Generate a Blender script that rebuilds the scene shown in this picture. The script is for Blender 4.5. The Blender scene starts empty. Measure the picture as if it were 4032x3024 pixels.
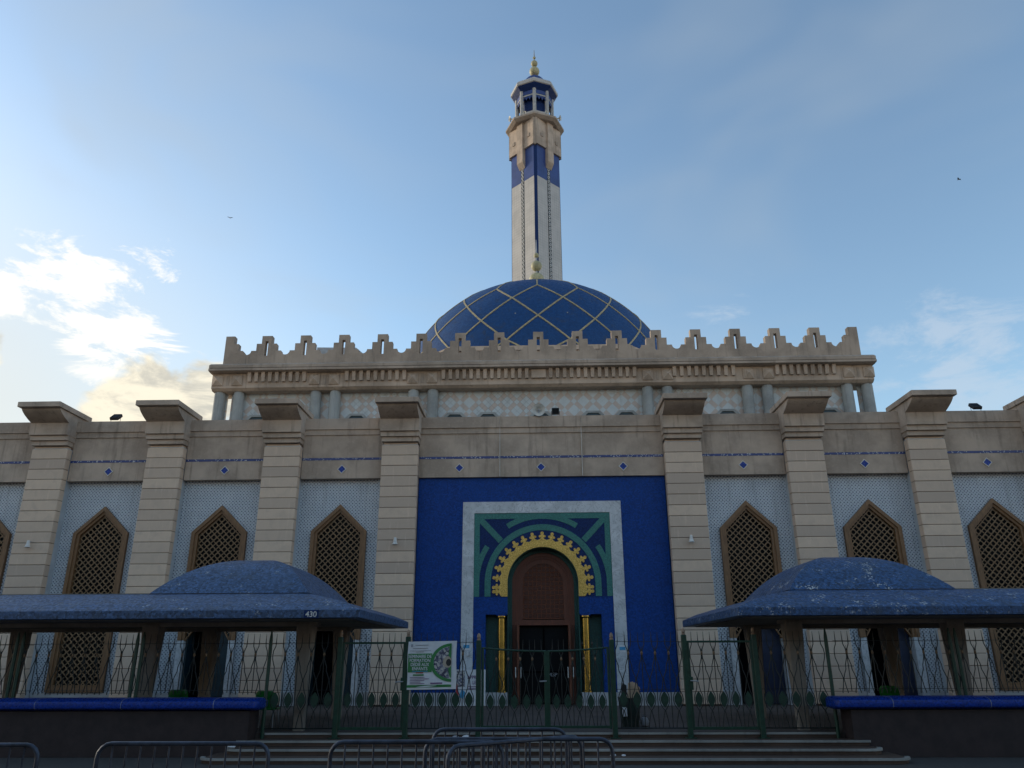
import bpy, bmesh, math, random
from math import sin, cos, pi, radians, sqrt, atan2
from mathutils import Vector, Matrix, Euler
random.seed(7)
scn = bpy.context.scene
C = scn.collection

# ------------------------------------------------------------------ camera
PITCH, YAW, ROLL = radians(19.522), radians(-1.674), radians(-0.224)
cam = bpy.data.cameras.new('camera'); cam.sensor_width = 36.0; cam.lens = 36.0*3030/4032
cam.clip_start = 0.1; cam.clip_end = 3000
camo = bpy.data.objects.new('camera', cam); C.objects.link(camo)
fw = Vector((sin(YAW)*cos(PITCH), cos(YAW)*cos(PITCH), sin(PITCH)))
r0 = Vector((cos(YAW), -sin(YAW), 0)); u0 = r0.cross(fw)
CAMR = r0*cos(ROLL)+u0*sin(ROLL); CAMU = -r0*sin(ROLL)+u0*cos(ROLL)
M = Matrix((CAMR, CAMU, -fw)).transposed().to_4x4(); M.translation = Vector((-0.202, -22.5, 1.63))
camo.matrix_world = M
scn.camera = camo

# ------------------------------------------------------------------ sun and sky
SUN_AZ, SUN_EL = radians(-66), radians(12)          # behind the building, left of frame
sdir = Vector((sin(SUN_AZ)*cos(SUN_EL), cos(SUN_AZ)*cos(SUN_EL), sin(SUN_EL)))
sun = bpy.data.lights.new('sun', 'SUN'); sun.energy = 1.4; sun.angle = radians(10); sun.color = (1.0, 0.87, 0.68)
suno = bpy.data.objects.new('sun', sun); C.objects.link(suno)
suno.rotation_mode = 'QUATERNION'; suno.rotation_quaternion = (-sdir).to_track_quat('-Z', 'Y')
suno.location = (-30, 40, 60)

SKY_STRENGTH = 0.14
EXPOSURE = 1.0
def build_world():
    w = bpy.data.worlds.new('World'); scn.world = w; w.use_nodes = True
    w.cycles.sampling_method = 'MANUAL'; w.cycles.sample_map_resolution = 512
    nt = w.node_tree; nt.nodes.clear(); N = nt.nodes; L = nt.links
    out = N.new('ShaderNodeOutputWorld'); bg = N.new('ShaderNodeBackground'); bg.inputs['Strength'].default_value = SKY_STRENGTH
    sky = N.new('ShaderNodeTexSky'); sky.sky_type = 'NISHITA'; sky.sun_disc = False
    sky.sun_elevation = SUN_EL; sky.sun_rotation = SUN_AZ
    sky.air_density = 1.0; sky.dust_density = 0.7; sky.ozone_density = 1.3; sky.altitude = 50
    tc = N.new('ShaderNodeTexCoord')
    def math_(op, a, b=None, c=None, clamp=False):
        n = N.new('ShaderNodeMath'); n.operation = op; n.use_clamp = clamp
        for i, v in enumerate((a, b, c)):
            if v is None: continue
            if isinstance(v, (int, float)): n.inputs[i].default_value = v
            else: L.new(v, n.inputs[i])
        return n.outputs[0]
    def dirmask(px, py, pw):
        # pixel of the 2212 wide view -> direction in the place
        S = 4032/2212
        d = (fw*3030 + CAMR*(px*S-2016) - CAMU*(py*S-1512)).normalized()
        n = N.new('ShaderNodeVectorMath'); n.operation = 'DOT_PRODUCT'; L.new(tc.outputs['Generated'], n.inputs[0]); n.inputs[1].default_value = d
        c0 = cos(radians(pw))
        return math_('MULTIPLY', math_('SUBTRACT', n.outputs['Value'], c0), 1/(1-c0), clamp=True)
    def noise(scale, detail, rough, stretch=(1, 1, 1), dist=0.0, off=0.0):
        mp = N.new('ShaderNodeMapping'); L.new(tc.outputs['Generated'], mp.inputs[0])
        mp.inputs['Scale'].default_value = stretch; mp.inputs['Location'].default_value = (off, off*.7, off*.3)
        n = N.new('ShaderNodeTexNoise'); L.new(mp.outputs[0], n.inputs['Vector'])
        n.inputs['Scale'].default_value = scale; n.inputs['Detail'].default_value = detail; n.inputs['Roughness'].default_value = rough
        n.inputs['Distortion'].default_value = dist
        return n.outputs['Fac']
    def ss(v, a, b):
        n = N.new('ShaderNodeMapRange'); n.interpolation_type = 'SMOOTHSTEP'; L.new(v, n.inputs['Value'])
        n.inputs['From Min'].default_value = a; n.inputs['From Max'].default_value = b
        return n.outputs['Result']
    # thin veil over the whole sky, thicker towards the sun
    nv = noise(2.2, 3, .6, (1, 1, 2.2), .4, 3.1)
    sdn = N.new('ShaderNodeVectorMath'); sdn.operation = 'DOT_PRODUCT'; L.new(tc.outputs['Generated'], sdn.inputs[0]); sdn.inputs[1].default_value = sdir
    near = ss(sdn.outputs['Value'], .55, 1.0)
    veil = math_('MULTIPLY', ss(nv, .42, .75), math_('MULTIPLY_ADD', near, .40, .22))
    # wisps
    nw = noise(8, 6, .66, (1, 1, 2.6), .45, 1.7)
    m1 = math_('MAXIMUM', dirmask(255, 665, 6.5), math_('MULTIPLY', dirmask(120, 585, 4.5), .95))
    m1 = math_('MAXIMUM', m1, dirmask(5, 625, 2.5))
    wis = math_('MULTIPLY', ss(math_('ADD', nw, math_('MULTIPLY', m1, .26)), .66, .77), math_('MULTIPLY', ss(m1, .0, .30), .97))
    m2 = math_('MAXIMUM', dirmask(1570, 690, 4), dirmask(2060, 770, 8))
    wis2 = math_('MULTIPLY', ss(math_('ADD', nw, math_('MULTIPLY', m2, .26)), .66, .84), math_('MULTIPLY', m2, .50))
    # heaped clouds low on the left
    nc = noise(13, 4, .55, (1, 1, 1.5), .2, .4)
    m3 = math_('MAXIMUM', math_('MAXIMUM', dirmask(320, 890, 4.5), dirmask(450, 880, 5)), dirmask(-60, 760, 3))
    cum = math_('MULTIPLY', ss(math_('ADD', nc, math_('MULTIPLY', m3, .38)), .62, .78), math_('MULTIPLY', ss(m3, 0, .3), .9))
    # bright band added round the horizon as fill light
    sep = N.new('ShaderNodeSeparateXYZ'); L.new(tc.outputs['Generated'], sep.inputs[0])
    def mix(fac, a, b):
        n = N.new('ShaderNodeMix'); n.data_type = 'RGBA'; n.clamp_factor = True
        for inp, v in ((n.inputs['Factor'], fac), (n.inputs[6], a), (n.inputs[7], b)):
            if isinstance(v, tuple): inp.default_value = v
            else: L.new(v, inp)
        return n.outputs[2]
    K = 1/SKY_STRENGTH/2**EXPOSURE
    white = (1.10*K, 1.08*K, 1.02*K, 1); warm = (1.08*K, 0.98*K, 0.76*K, 1); grey = (0.50*K, 0.52*K, 0.54*K, 1)
    cumcol = mix(ss(nw, .42, .60), (0.66*K, 0.62*K, 0.52*K, 1), warm)
    skyc = N.new('ShaderNodeMix'); skyc.data_type = 'RGBA'; skyc.blend_type = 'MULTIPLY'; skyc.inputs['Factor'].default_value = 1.0
    L.new(sky.outputs['Color'], skyc.inputs[6]); skyc.inputs[7].default_value = (0.96, 1.0, 1.0, 1)
    col = mix(veil, skyc.outputs[2], (0.50*K, 0.56*K, 0.60*K, 1))
    haze = math_('MULTIPLY', math_('MULTIPLY', ss(sdn.outputs['Value'], .58, .92), ss(sep.outputs['Z'], .62, .24)), .84)
    col = mix(haze, col, (0.72*K, 0.72*K, 0.67*K, 1))
    # cloud-like glow, added along the whole horizon to brighten the facade
    lowb = ss(sep.outputs['Z'], .30, .10)
    nb = nc
    bank = math_('MULTIPLY', ss(math_('MULTIPLY_ADD', lowb, .42, nb), .62, .82), math_('MULTIPLY', ss(lowb, 0, .5), .92))
    col = mix(bank, col, (1.50*K, 1.32*K, 1.08*K, 1))
    col = mix(wis2, col, (0.62*K, 0.70*K, 0.80*K, 1))
    col = mix(wis, col, white)
    col = mix(cum, col, cumcol)
    L.new(col, bg.inputs['Color']); L.new(bg.outputs[0], out.inputs['Surface'])
build_world()
vs = scn.view_settings
scn.display_settings.display_device = 'sRGB'
vs.view_transform = 'Standard'; vs.look = 'None'; vs.exposure = EXPOSURE; vs.gamma = 1.0; vs.use_curve_mapping = False
scn.render.engine = 'CYCLES'
scn.cycles.max_bounces = 5; scn.cycles.diffuse_bounces = 3

# ------------------------------------------------------------------ helpers
def new_obj(name, data, parent=None, loc=(0, 0, 0), rot=(0, 0, 0)):
    o = bpy.data.objects.new(name, data); C.objects.link(o)
    o.location = loc; o.rotation_euler = rot
    if parent: o.parent = parent
    return o
def thing(name, label, cat, loc=(0, 0, 0), rotz=0, group=None):
    o = new_obj(name, None, None, loc, (0, 0, rotz)); o.empty_display_size = .2
    tag(o, label, cat, group); return o
def tag(o, label, cat, group=None):
    o['label'] = label; o['category'] = cat
    if group: o['group'] = group
    return o
def struct(o): o['kind'] = 'structure'; return o
def stuff(o): o['kind'] = 'stuff'; return o
def wl(o):
    v = Vector((0, 0, 0))
    while o: v += o.location; o = o.parent
    return v
class MB:
    def __init__(s): s.v = []; s.f = []
    def add(s, vs_, fs):
        n = len(s.v); s.v += [tuple(v) for v in vs_]; s.f += [tuple(n+i for i in f) for f in fs]; return s
    def box(s, x0, x1, y0, y1, z0, z1):
        return s.add([(x0, y0, z0), (x1, y0, z0), (x1, y1, z0), (x0, y1, z0), (x0, y0, z1), (x1, y0, z1), (x1, y1, z1), (x0, y1, z1)],
                     [(3, 2, 1, 0), (4, 5, 6, 7), (0, 1, 5, 4), (1, 2, 6, 5), (2, 3, 7, 6), (3, 0, 4, 7)])
    def cbox(s, x0, x1, y0, y1, z0, z1, b=.01):
        # box with chamfered edges
        vs_ = []
        for z, ins in ((z0, b), (z0+b, 0), (z1-b, 0), (z1, b)):
            a0, a1, c0, c1 = x0+ins, x1-ins, y0+ins, y1-ins
            vs_ += [(a0+b, c0, z), (a1-b, c0, z), (a1, c0+b, z), (a1, c1-b, z), (a1-b, c1, z), (a0+b, c1, z), (a0, c1-b, z), (a0, c0+b, z)]
        fs = [tuple(range(7, -1, -1)), tuple(range(24, 32))]
        for k in range(3):
            for i in range(8):
                j = (i+1) % 8; fs.append((k*8+i, k*8+j, k*8+8+j, k*8+8+i))
        return s.add(vs_, fs)
    def prism(s, poly, y0, y1):
        # polygon in x,z (counter-clockwise seen from -y), extruded along y
        n = len(poly); a = sum(poly[i][0]*poly[(i+1) % n][1]-poly[(i+1) % n][0]*poly[i][1] for i in range(n))
        if a < 0: poly = poly[::-1]
        vs_ = [(x, y0, z) for x, z in poly]+[(x, y1, z) for x, z in poly]
        fs = [tuple(range(n)), tuple(range(2*n-1, n-1, -1))]+[(i, n+i, n+(i+1) % n, (i+1) % n) for i in range(n)]
        return s.add(vs_, fs)
    def ring(s, outer, inner, y0, y1, closed=True):
        # band between two outlines with the same number of points
        n = len(outer); vs_ = []
        for P in (outer, inner):
            for y in (y0, y1): vs_ += [(x, y, z) for x, z in P]
        o0, o1, i0, i1 = 0, n, 2*n, 3*n; fs = []
        for k in range(n if closed else n-1):
            j = (k+1) % n
            fs += [(o0+k, o0+j, i0+j, i0+k), (o1+j, o1+k, i1+k, i1+j), (o0+j, o0+k, o1+k, o1+j), (i0+k, i0+j, i1+j, i1+k)]
        if not closed:
            fs += [(o0, i0, i1, o1), (i0+n-1, o0+n-1, o1+n-1, i1+n-1)]
        return s.add(vs_, fs)
    def hprism(s, poly, z0, z1):
        n = len(poly); a = sum(poly[i][0]*poly[(i+1) % n][1]-poly[(i+1) % n][0]*poly[i][1] for i in range(n))
        if a < 0: poly = poly[::-1]
        vs_ = [(x, y, z0) for x, y in poly]+[(x, y, z1) for x, y in poly]
        fs = [tuple(range(n-1, -1, -1)), tuple(range(n, 2*n))]+[(i, (i+1) % n, n+(i+1) % n, n+i) for i in range(n)]
        return s.add(vs_, fs)
    def loft(s, rings, cap=True):
        n = len(rings[0]); vs_ = [p for r in rings for p in r]; fs = []
        for k in range(len(rings)-1):
            for i in range(n):
                j = (i+1) % n; fs.append((k*n+i, k*n+j, k*n+n+j, k*n+n+i))
        if cap: fs += [tuple(range(n-1, -1, -1)), tuple(range((len(rings)-1)*n, len(rings)*n))]
        return s.add(vs_, fs)
    def lathe(s, prof, cx=0, cy=0, n=24, ph=0.0, cap=True):
        return s.loft([[(cx+r*cos(ph+2*pi*i/n), cy+r*sin(ph+2*pi*i/n), z) for i in range(n)] for r, z in prof], cap)
    def ball(s, c, r, n=20, m=12):
        return s.lathe([(max(1e-4, r*sin(pi*k/m)), c[2]-r*cos(pi*k/m)) for k in range(m+1)], c[0], c[1], n)
    def tube(s, pts, r, n=6, closed=False):
        pts = [Vector(p) for p in pts]; rings = []; m = len(pts)
        ref = Vector((0, 1, 0))
        for i, p in enumerate(pts):
            if closed: t = pts[(i+1) % m]-pts[i-1]
            else: t = pts[min(i+1, m-1)]-pts[max(i-1, 0)]
            t.normalize()
            rf = ref if abs(t.dot(ref)) < .95 else Vector((1, 0, 0))
            a = t.cross(rf).normalized(); b = t.cross(a).normalized()
            rr = r[i] if isinstance(r, (list, tuple)) else r
            rings.append([tuple(p+a*rr*cos(2*pi*k/n)+b*rr*sin(2*pi*k/n)) for k in range(n)])
        if closed: rings.append(rings[0])
        return s.loft(rings, not closed)
    def mesh(s, name, mat, smooth=False, org=(0, 0, 0), ang=35):
        me = bpy.data.meshes.new(name)
        ox, oy, oz = org
        me.from_pydata([(x-ox, y-oy, z-oz) for x, y, z in s.v], [], s.f)
        bm = bmesh.new(); bm.from_mesh(me); bmesh.ops.recalc_face_normals(bm, faces=bm.faces)
        if smooth:
            for f in bm.faces: f.smooth = True
            for e in bm.edges:
                if len(e.link_faces) == 2 and e.calc_face_angle(0) > radians(ang): e.smooth = False
        bm.to_mesh(me); bm.free(); me.update()
        if mat: me.materials.append(mat)
        return me
    def build(s, name, mat, parent=None, smooth=False, org=None, ang=35):
        base = wl(parent) if parent else Vector((0, 0, 0))
        org = Vector(org) if org is not None else base
        return new_obj(name, s.mesh(name, mat, smooth, org, ang), parent, tuple(org-base))
def arc(cx, cz, r, a0, a1, n):
    return [(cx+r*cos(radians(a0+(a1-a0)*i/n)), cz+r*sin(radians(a0+(a1-a0)*i/n))) for i in range(n+1)]
def text_mesh(body, size, mat, depth=.002, align='LEFT'):
    cu = bpy.data.curves.new('lettering', 'FONT'); cu.body = body; cu.size = size; cu.extrude = depth; cu.align_x = align
    cu.offset = size*.012
    t = bpy.data.objects.new('lettering', cu); C.objects.link(t)
    dg = bpy.context.evaluated_depsgraph_get(); me = bpy.data.meshes.new_from_object(t.evaluated_get(dg))
    bpy.data.objects.remove(t); bpy.data.curves.remove(cu)
    me.materials.clear(); me.materials.append(mat); me.name = 'lettering'
    return me

# ------------------------------------------------------------------ materials
class NT:
    def __init__(s, name):
        s.m = bpy.data.materials.new(name); s.m.use_nodes = True
        s.N = s.m.node_tree.nodes; s.L = s.m.node_tree.links
        s.b = s.N['Principled BSDF']
        s.pos = s.N.new('ShaderNodeNewGeometry').outputs['Position']
        s.rand = s.N.new('ShaderNodeObjectInfo').outputs['Random']
    def _in(s, inp, v):
        if isinstance(v, (int, float)): inp.default_value = v
        elif isinstance(v, tuple): inp.default_value = v if len(v) != 3 or inp.type == 'VECTOR' else (*v, 1)
        else: s.L.new(v, inp)
    def math(s, op, a, b=None, c=None, clamp=False):
        n = s.N.new('ShaderNodeMath'); n.operation = op; n.use_clamp = clamp
        for i, v in enumerate((a, b, c)):
            if v is not None: s._in(n.inputs[i], v)
        return n.outputs[0]
    def scale(s, vec, sc, loc=(0, 0, 0), rot=(0, 0, 0)):
        n = s.N.new('ShaderNodeMapping'); s._in(n.inputs[0], vec); n.inputs['Scale'].default_value = sc
        n.inputs['Location'].default_value = loc; n.inputs['Rotation'].default_value = rot; return n.outputs[0]
    def noise(s, vec, scale, detail=4, rough=.55, dist=0):
        n = s.N.new('ShaderNodeTexNoise'); s._in(n.inputs['Vector'], vec); n.inputs['Scale'].default_value = scale
        n.inputs['Detail'].default_value = detail; n.inputs['Roughness'].default_value = rough; n.inputs['Distortion'].default_value = dist
        return n.outputs['Fac']
    def vor(s, vec, scale, feat='F1', rnd=1.0, dims='3D', out='Distance'):
        n = s.N.new('ShaderNodeTexVoronoi'); n.voronoi_dimensions = dims; n.feature = feat; s._in(n.inputs['Vector'], vec)
        n.inputs['Scale'].default_value = scale; n.inputs['Randomness'].default_value = rnd; return n.outputs[out]
    def xz(s):
        a = s.N.new('ShaderNodeSeparateXYZ'); s._in(a.inputs[0], s.pos); b = s.N.new('ShaderNodeCombineXYZ')
        s.L.new(a.outputs['X'], b.inputs['X']); s.L.new(a.outputs['Z'], b.inputs['Y']); return b.outputs[0], a.outputs['X'], a.outputs['Y'], a.outputs['Z']
    def ss(s, v, a, b, lo=0., hi=1.):
        n = s.N.new('ShaderNodeMapRange'); n.interpolation_type = 'SMOOTHSTEP'; s._in(n.inputs['Value'], v)
        n.inputs['From Min'].default_value = a; n.inputs['From Max'].default_value = b
        n.inputs['To Min'].default_value = lo; n.inputs['To Max'].default_value = hi; return n.outputs[0]
    def mix(s, f, a, b, mode='MIX'):
        n = s.N.new('ShaderNodeMix'); n.data_type = 'RGBA'; n.blend_type = mode
        s._in(n.inputs['Factor'], f); s._in(n.inputs[6], a); s._in(n.inputs[7], b); return n.outputs[2]
    def ramp(s, v, stops, interp='LINEAR'):
        n = s.N.new('ShaderNodeValToRGB'); n.color_ramp.interpolation = interp; e = n.color_ramp.elements
        while len(e) < len(stops): e.new(.5)
        for i, (p, c) in enumerate(stops):
            e[i].position = p; e[i].color = (*c, 1) if len(c) == 3 else c
        s._in(n.inputs[0], v); return n.outputs[0]
    def bump(s, h, strength=.3, dist=.01):
        n = s.N.new('ShaderNodeBump'); n.inputs['Strength'].default_value = strength; n.inputs['Distance'].default_value = dist
        s._in(n.inputs['Height'], h); s.L.new(n.outputs[0], s.b.inputs['Normal'])
    def done(s, col, rough=.8, metal=0., spec=None):
        s._in(s.b.inputs['Base Color'], col); s._in(s.b.inputs['Roughness'], rough); s.b.inputs['Metallic'].default_value = metal
        if spec is not None: s.b.inputs['Specular IOR Level'].default_value = spec
        return s.m
def mul(c, k): return tuple(min(1, x*k) for x in c)
def m_concrete(name, base, stain=.68, warm=(.36, .29, .22)):
    t = NT(name)
    big = t.noise(t.pos, .9, 3, .6); fine = t.noise(t.pos, 14, 3, .65); grain = fine
    streak = t.noise(t.scale(t.pos, (5, 5, .45)), 1.3, 4, .6)
    c = t.mix(t.ss(big, .35, .66), mul(base, .72), mul(base, 1.10))
    c = t.mix(t.math('MULTIPLY', t.ss(t.noise(t.pos, 2.3, 2), .5, .72), .30), c, warm)
    c = t.mix(t.math('MULTIPLY', t.ss(streak, .52, .74), stain), c, mul(base, .42))
    c = t.mix(t.math('MULTIPLY', t.ss(fine, .45, .75), .28), c, mul(base, 1.28))
    c = t.mix(t.math('MULTIPLY', grain, .16), c, mul(base, .55))
    t.bump(t.math('ADD', fine, grain), .25, .006)
    return t.done(c, .9)
def m_block(name, base):
    t = NT(name)
    v = t.math('MULTIPLY_ADD', t.rand, .16, -.08)
    c = t.mix(t.math('MULTIPLY_ADD', t.rand, .9, .05), mul(base, .76), mul((base[0]*1.02, base[1], base[2]*.95), 1.08))
    mott = t.noise(t.pos, 3.2, 4, .62, .4); fine = t.noise(t.pos, 22, 2, .6)
    streak = t.noise(t.scale(t.pos, (7, 7, .9)), 1.5, 3, .6)
    c = t.mix(t.math('MULTIPLY', t.ss(mott, .42, .72), .42), c, mul(base, .74))
    c = t.mix(t.math('MULTIPLY', t.ss(streak, .55, .72), .28), c, mul(base, 1.28))
    c = t.mix(t.math('MULTIPLY', fine, .20), c, mul(base, .65))
    t.bump(fine, .25, .005)
    return t.done(c, .85)
def m_plain(name, base, rough=.6, metal=0., var=.15, scale=8., bump=0., spec=None):
    t = NT(name); n = t.noise(t.pos, scale, 5, .6)
    c = t.mix(t.ss(n, .3, .7), mul(base, 1-var), mul(base, 1+var))
    if bump: t.bump(t.noise(t.pos, scale*6, 3), bump, .005)
    return t.done(c, rough, metal, spec)
def m_mosaic(name, base, tile=.02, var=.45, rough=.35, worn=0., worncol=(.45, .45, .42), dirt=.0, lines=0., seed=0., spec=None):
    # small irregular glazed chips; worn = share of chips lost
    t = NT(name)
    p = t.scale(t.pos, (1, 1, 1), (seed, seed*.3, 0))
    rnd = t.vor(p, 1/tile, 'F1', .75, '3D', 'Color')
    sepn = t.N.new('ShaderNodeSeparateColor'); t.L.new(rnd, sepn.inputs[0])
    edge = t.vor(p, 1/tile, 'DISTANCE_TO_EDGE', .75)
    c = t.mix(sepn.outputs[0], mul(base, 1-var), mul(base, 1+var))
    c = t.mix(t.math('MULTIPLY', t.ss(t.noise(p, 1.4, 3, .6), .4, .7), .35), c, (base[0]*1.25, base[1]*1.15, base[2]*1.1))
    c = t.mix(t.math('MULTIPLY', t.ss(edge, .10, .0), .5), c, mul(base, .45))
    if dirt:
        c = t.mix(t.math('MULTIPLY', t.ss(t.noise(t.scale(p, (1, 1, .8)), 2.1, 4, .68, .5), .52, .70), dirt), c, (.045, .05, .05))
    if worn:
        patch = t.noise(p, 2.6, 5, .7, .3); chips = t.vor(t.scale(p, (1, 1, 1.2)), 34, 'F1', 1.0, '3D', 'Color')
        s2 = t.N.new('ShaderNodeSeparateColor'); t.L.new(chips, s2.inputs[0])
        mask = t.math('MULTIPLY', t.ss(patch, .62-worn*.22, .74-worn*.18), t.math('GREATER_THAN', s2.outputs[1], .90-worn*.25))
        c = t.mix(t.math('MULTIPLY', mask, .9), c, worncol)
    t.bump(t.ss(edge, 0., .15), .35, .004)
    rg = t.math('MULTIPLY_ADD', sepn.outputs[1], .25, rough)
    return t.done(c, rg, 0., spec)

CONC = m_concrete('weathered_concrete', (.485, .385, .30))
CONC_D = m_concrete('sooty_concrete', (.395, .32, .255), .6)
CANCOL = m_concrete('column_concrete', (.33, .28, .225), .4, (.28, .21, .15))
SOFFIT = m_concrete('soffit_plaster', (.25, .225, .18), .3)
COLGREY = m_concrete('grey_column_render', (.33, .35, .345), .45, (.27, .29, .27))
BLOCK = m_block('precast_stone', (.665, .525, .41))
SEAL = m_plain('joint_sealant', (.62, .60, .55), .8)
PBLUE = m_mosaic('portal_blue_mosaic', (.003, .046, .235), .036, .30, .45, spec=.25)
NAVY = m_mosaic('navy_mosaic', (.008, .028, .115), .022, .35, .45, spec=.2)
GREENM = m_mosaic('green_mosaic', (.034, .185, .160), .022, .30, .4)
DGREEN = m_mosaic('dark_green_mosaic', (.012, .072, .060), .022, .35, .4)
DOMEB = m_mosaic('dome_blue_mosaic', (.009, .054, .172), .08, .13, .45, dirt=.40, spec=.3)
CANB = m_mosaic('canopy_blue_mosaic', (.044, .086, .172), .038, .65, .38, worn=.30, dirt=.40)
CANB2 = m_mosaic('canopy_blue_mosaic_flaking', (.026, .068, .160), .038, .65, .38, worn=.46, worncol=(.52, .52, .50), dirt=.40, seed=4.)
COPING = m_mosaic('coping_blue_mosaic', (.006, .038, .27), .025, .45, .22, spec=.35)
STRIPEB = None
MAROON = m_plain('maroon_paint', (.030, .019, .018), .75, 0, .25, 5, .1)
FGREEN = m_plain('green_gate_paint', (.005, .040, .023), .42, 0, .25, 12)
FDARK = m_plain('dark_fence_paint', (.005, .010, .009), .5, 0, .3, 14)
FLEAF = m_plain('leaf_green_paint', (.005, .034, .020), .45, 0, .3, 14)
FBALL = m_plain('worn_gilt_paint', (.17, .105, .055), .5, .2, .3, 30)
FWOOD = m_plain('finial_wood', (.30, .20, .13), .6, 0, .25, 20)
GALV = m_plain('painted_steel_tube', (.048, .058, .080), .42, .5, .35, 9)
GOLDCOL = m_plain('gilded_metal', (.52, .34, .075), .27, .85, .25, 5)
BALLY = m_plain('yellow_finial_paint', (.39, .36, .21), .6, 0, .22, 3)
RIB = m_plain('gilt_rib_mosaic', (.38, .31, .17), .6, .05, .25, 9)
DIAW = m_plain('diamond_white_edge', (.66, .63, .56), .5, 0, .05, 10)
WHITEP = m_plain('white_paint', (.62, .61, .57), .5, 0, .10, 10)
HORNM = m_plain('horn_cream_paint', (.50, .49, .44), .5, 0, .12, 6)
GREYM = m_plain('grey_metal', (.30, .31, .32), .45, .3, .15, 6)
BLACKM = m_plain('black_plastic', (.02, .021, .023), .5, 0, .2, 10)
DARK = m_plain('dark_interior', (.004, .004, .005), .95, 0, .2, 3, 0, .05)  # near-black colour stands in for indoor shade
GLASS = m_plain('dark_glass', (.006, .007, .008), .55, 0, .2, 2, 0, .12)  # matte near-black: in the panes it carries the darkness of rooms behind
TEALD = m_plain('teal_door_paint', (.008, .032, .045), .4, 0, .25, 4)
NAVYD = m_plain('navy_door_paint', (.010, .018, .048), .45, 0, .25, 4)
PLINTH = m_plain('plinth_stone', (.42, .43, .43), .6, 0, .12, 3)
NOSING = m_concrete('white_nosing', (.33, .33, .30), .6, (.26, .23, .19))
STEPM = m_concrete('worn_step_tile', (.085, .054, .038), .45, (.12, .07, .05))
PLAZA = m_concrete('plaza_paving', (.085, .068, .058), .3, (.12, .08, .06))
CARD = m_plain('cardboard', (.50, .36, .24), .8, 0, .2, 6)
BINP = m_plain('bin_plastic', (.010, .024, .020), .45, 0, .3, 5)
CHAIRG = m_plain('green_plastic', (.012, .16, .028), .4, 0, .2, 6)
BLUEST = m_plain('blue_print', (.06, .30, .52), .6, 0, .2, 20)
PAPER = m_plain('white_vinyl', (.66, .67, .68), .42, 0, .06, 5)
PGREEN = m_plain('green_print', (.035, .20, .055), .45, 0, .12, 5)
PPURP = m_plain('purple_print', (.13, .05, .17), .5, 0, .1, 8)
PGREY = m_plain('grey_print', (.30, .31, .33), .5, 0, .1, 8)
PRED = m_plain('red_print', (.45, .04, .05), .5, 0, .1, 8)
def m_bandmosaic():
    t = NT('blue_speckled_band'); v, X, Y, Z = t.xz()
    rnd = t.vor(v, 42, 'F1', .25, '2D', 'Color'); s2 = t.N.new('ShaderNodeSeparateColor'); t.L.new(rnd, s2.inputs[0])
    c = t.mix(s2.outputs[0], (.008, .022, .11, 1), (.016, .042, .20, 1))
    c = t.mix(t.math('GREATER_THAN', s2.outputs[1], .90), c, (.50, .52, .54, 1))
    return t.done(c, .35)
STRIPEB = m_bandmosaic()
def m_lattice_tile():
    # pale glazed wall tile with a pressed star-ring pattern
    t = NT('star_ring_wall_tile'); v, X, Y, Z = t.xz()
    d = t.vor(v, 1/.102, 'F1', 0., '2D')
    hole = t.ss(d, .25, .15); ring = t.math('MULTIPLY', t.ss(d, .20, .28), t.ss(d, .48, .38))
    dark = t.math('MAXIMUM', hole, t.math('MULTIPLY', t.ss(d, .50, .62), .75))
    vary = t.noise(t.scale(t.pos, (3, 1, 3)), .8, 4)
    base = t.mix(t.ss(vary, .3, .7), (.50, .54, .58, 1), (.60, .64, .67, 1))
    c = t.mix(t.math('MULTIPLY', ring, .7), base, (.62, .66, .70, 1))
    c = t.mix(t.math('MULTIPLY', dark, .86), c, (.050, .080, .115, 1))
    c = t.mix(t.math('MULTIPLY', t.ss(t.noise(t.scale(t.pos, (6, 6, .5)), 1.2, 5), .5, .75), .35), c, (.20, .22, .23, 1))
    t.bump(t.math('SUBTRACT', ring, dark), .6, .012)
    return t.done(c, .45)
TILEW = m_lattice_tile()
PALETILE = m_plain('plain_pale_tile', (.42, .46, .49), .45, 0, .12, 2)
def m_diag_tile():
    t = NT('diagonal_two_tone_tile'); v, X, Y, Z = t.xz(); p = .163
    u = t.math('MULTIPLY', t.math('ADD', X, Z), .70711/p); w = t.math('MULTIPLY', t.math('SUBTRACT', X, Z), .70711/p)
    def fl3(a): return t.math('GREATER_THAN', t.math('MODULO', t.math('ADD', a, 300.), 3.), 2.)
    su, sw = fl3(u), fl3(w); xor = t.math('ABSOLUTE', t.math('SUBTRACT', su, sw))
    def edge(a):
        fr = t.math('FRACT', a); return t.ss(t.math('MINIMUM', fr, t.math('SUBTRACT', 1., fr)), .05, .0)
    gr = t.math('MAXIMUM', edge(u), edge(w))
    dn = t.noise(t.pos, .8, 4)
    wh = t.mix(t.noise(t.pos, 3, 4), (.42, .47, .49, 1), (.56, .61, .62, 1))
    be = t.mix(t.noise(t.pos, 3, 4), (.42, .36, .315, 1), (.53, .455, .405, 1))
    c = t.mix(xor, wh, be)
    c = t.mix(t.math('MULTIPLY', gr, t.ss(dn, .50, .62, .10, .75)), c, (.10, .12, .13, 1))
    c = t.mix(t.math('MULTIPLY', t.ss(t.noise(t.scale(t.pos, (5, 5, .6)), 1.1, 6), .5, .75), .4), c, (.26, .27, .26, 1))
    return t.done(c, .55)
DIAGT = m_diag_tile()
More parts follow.
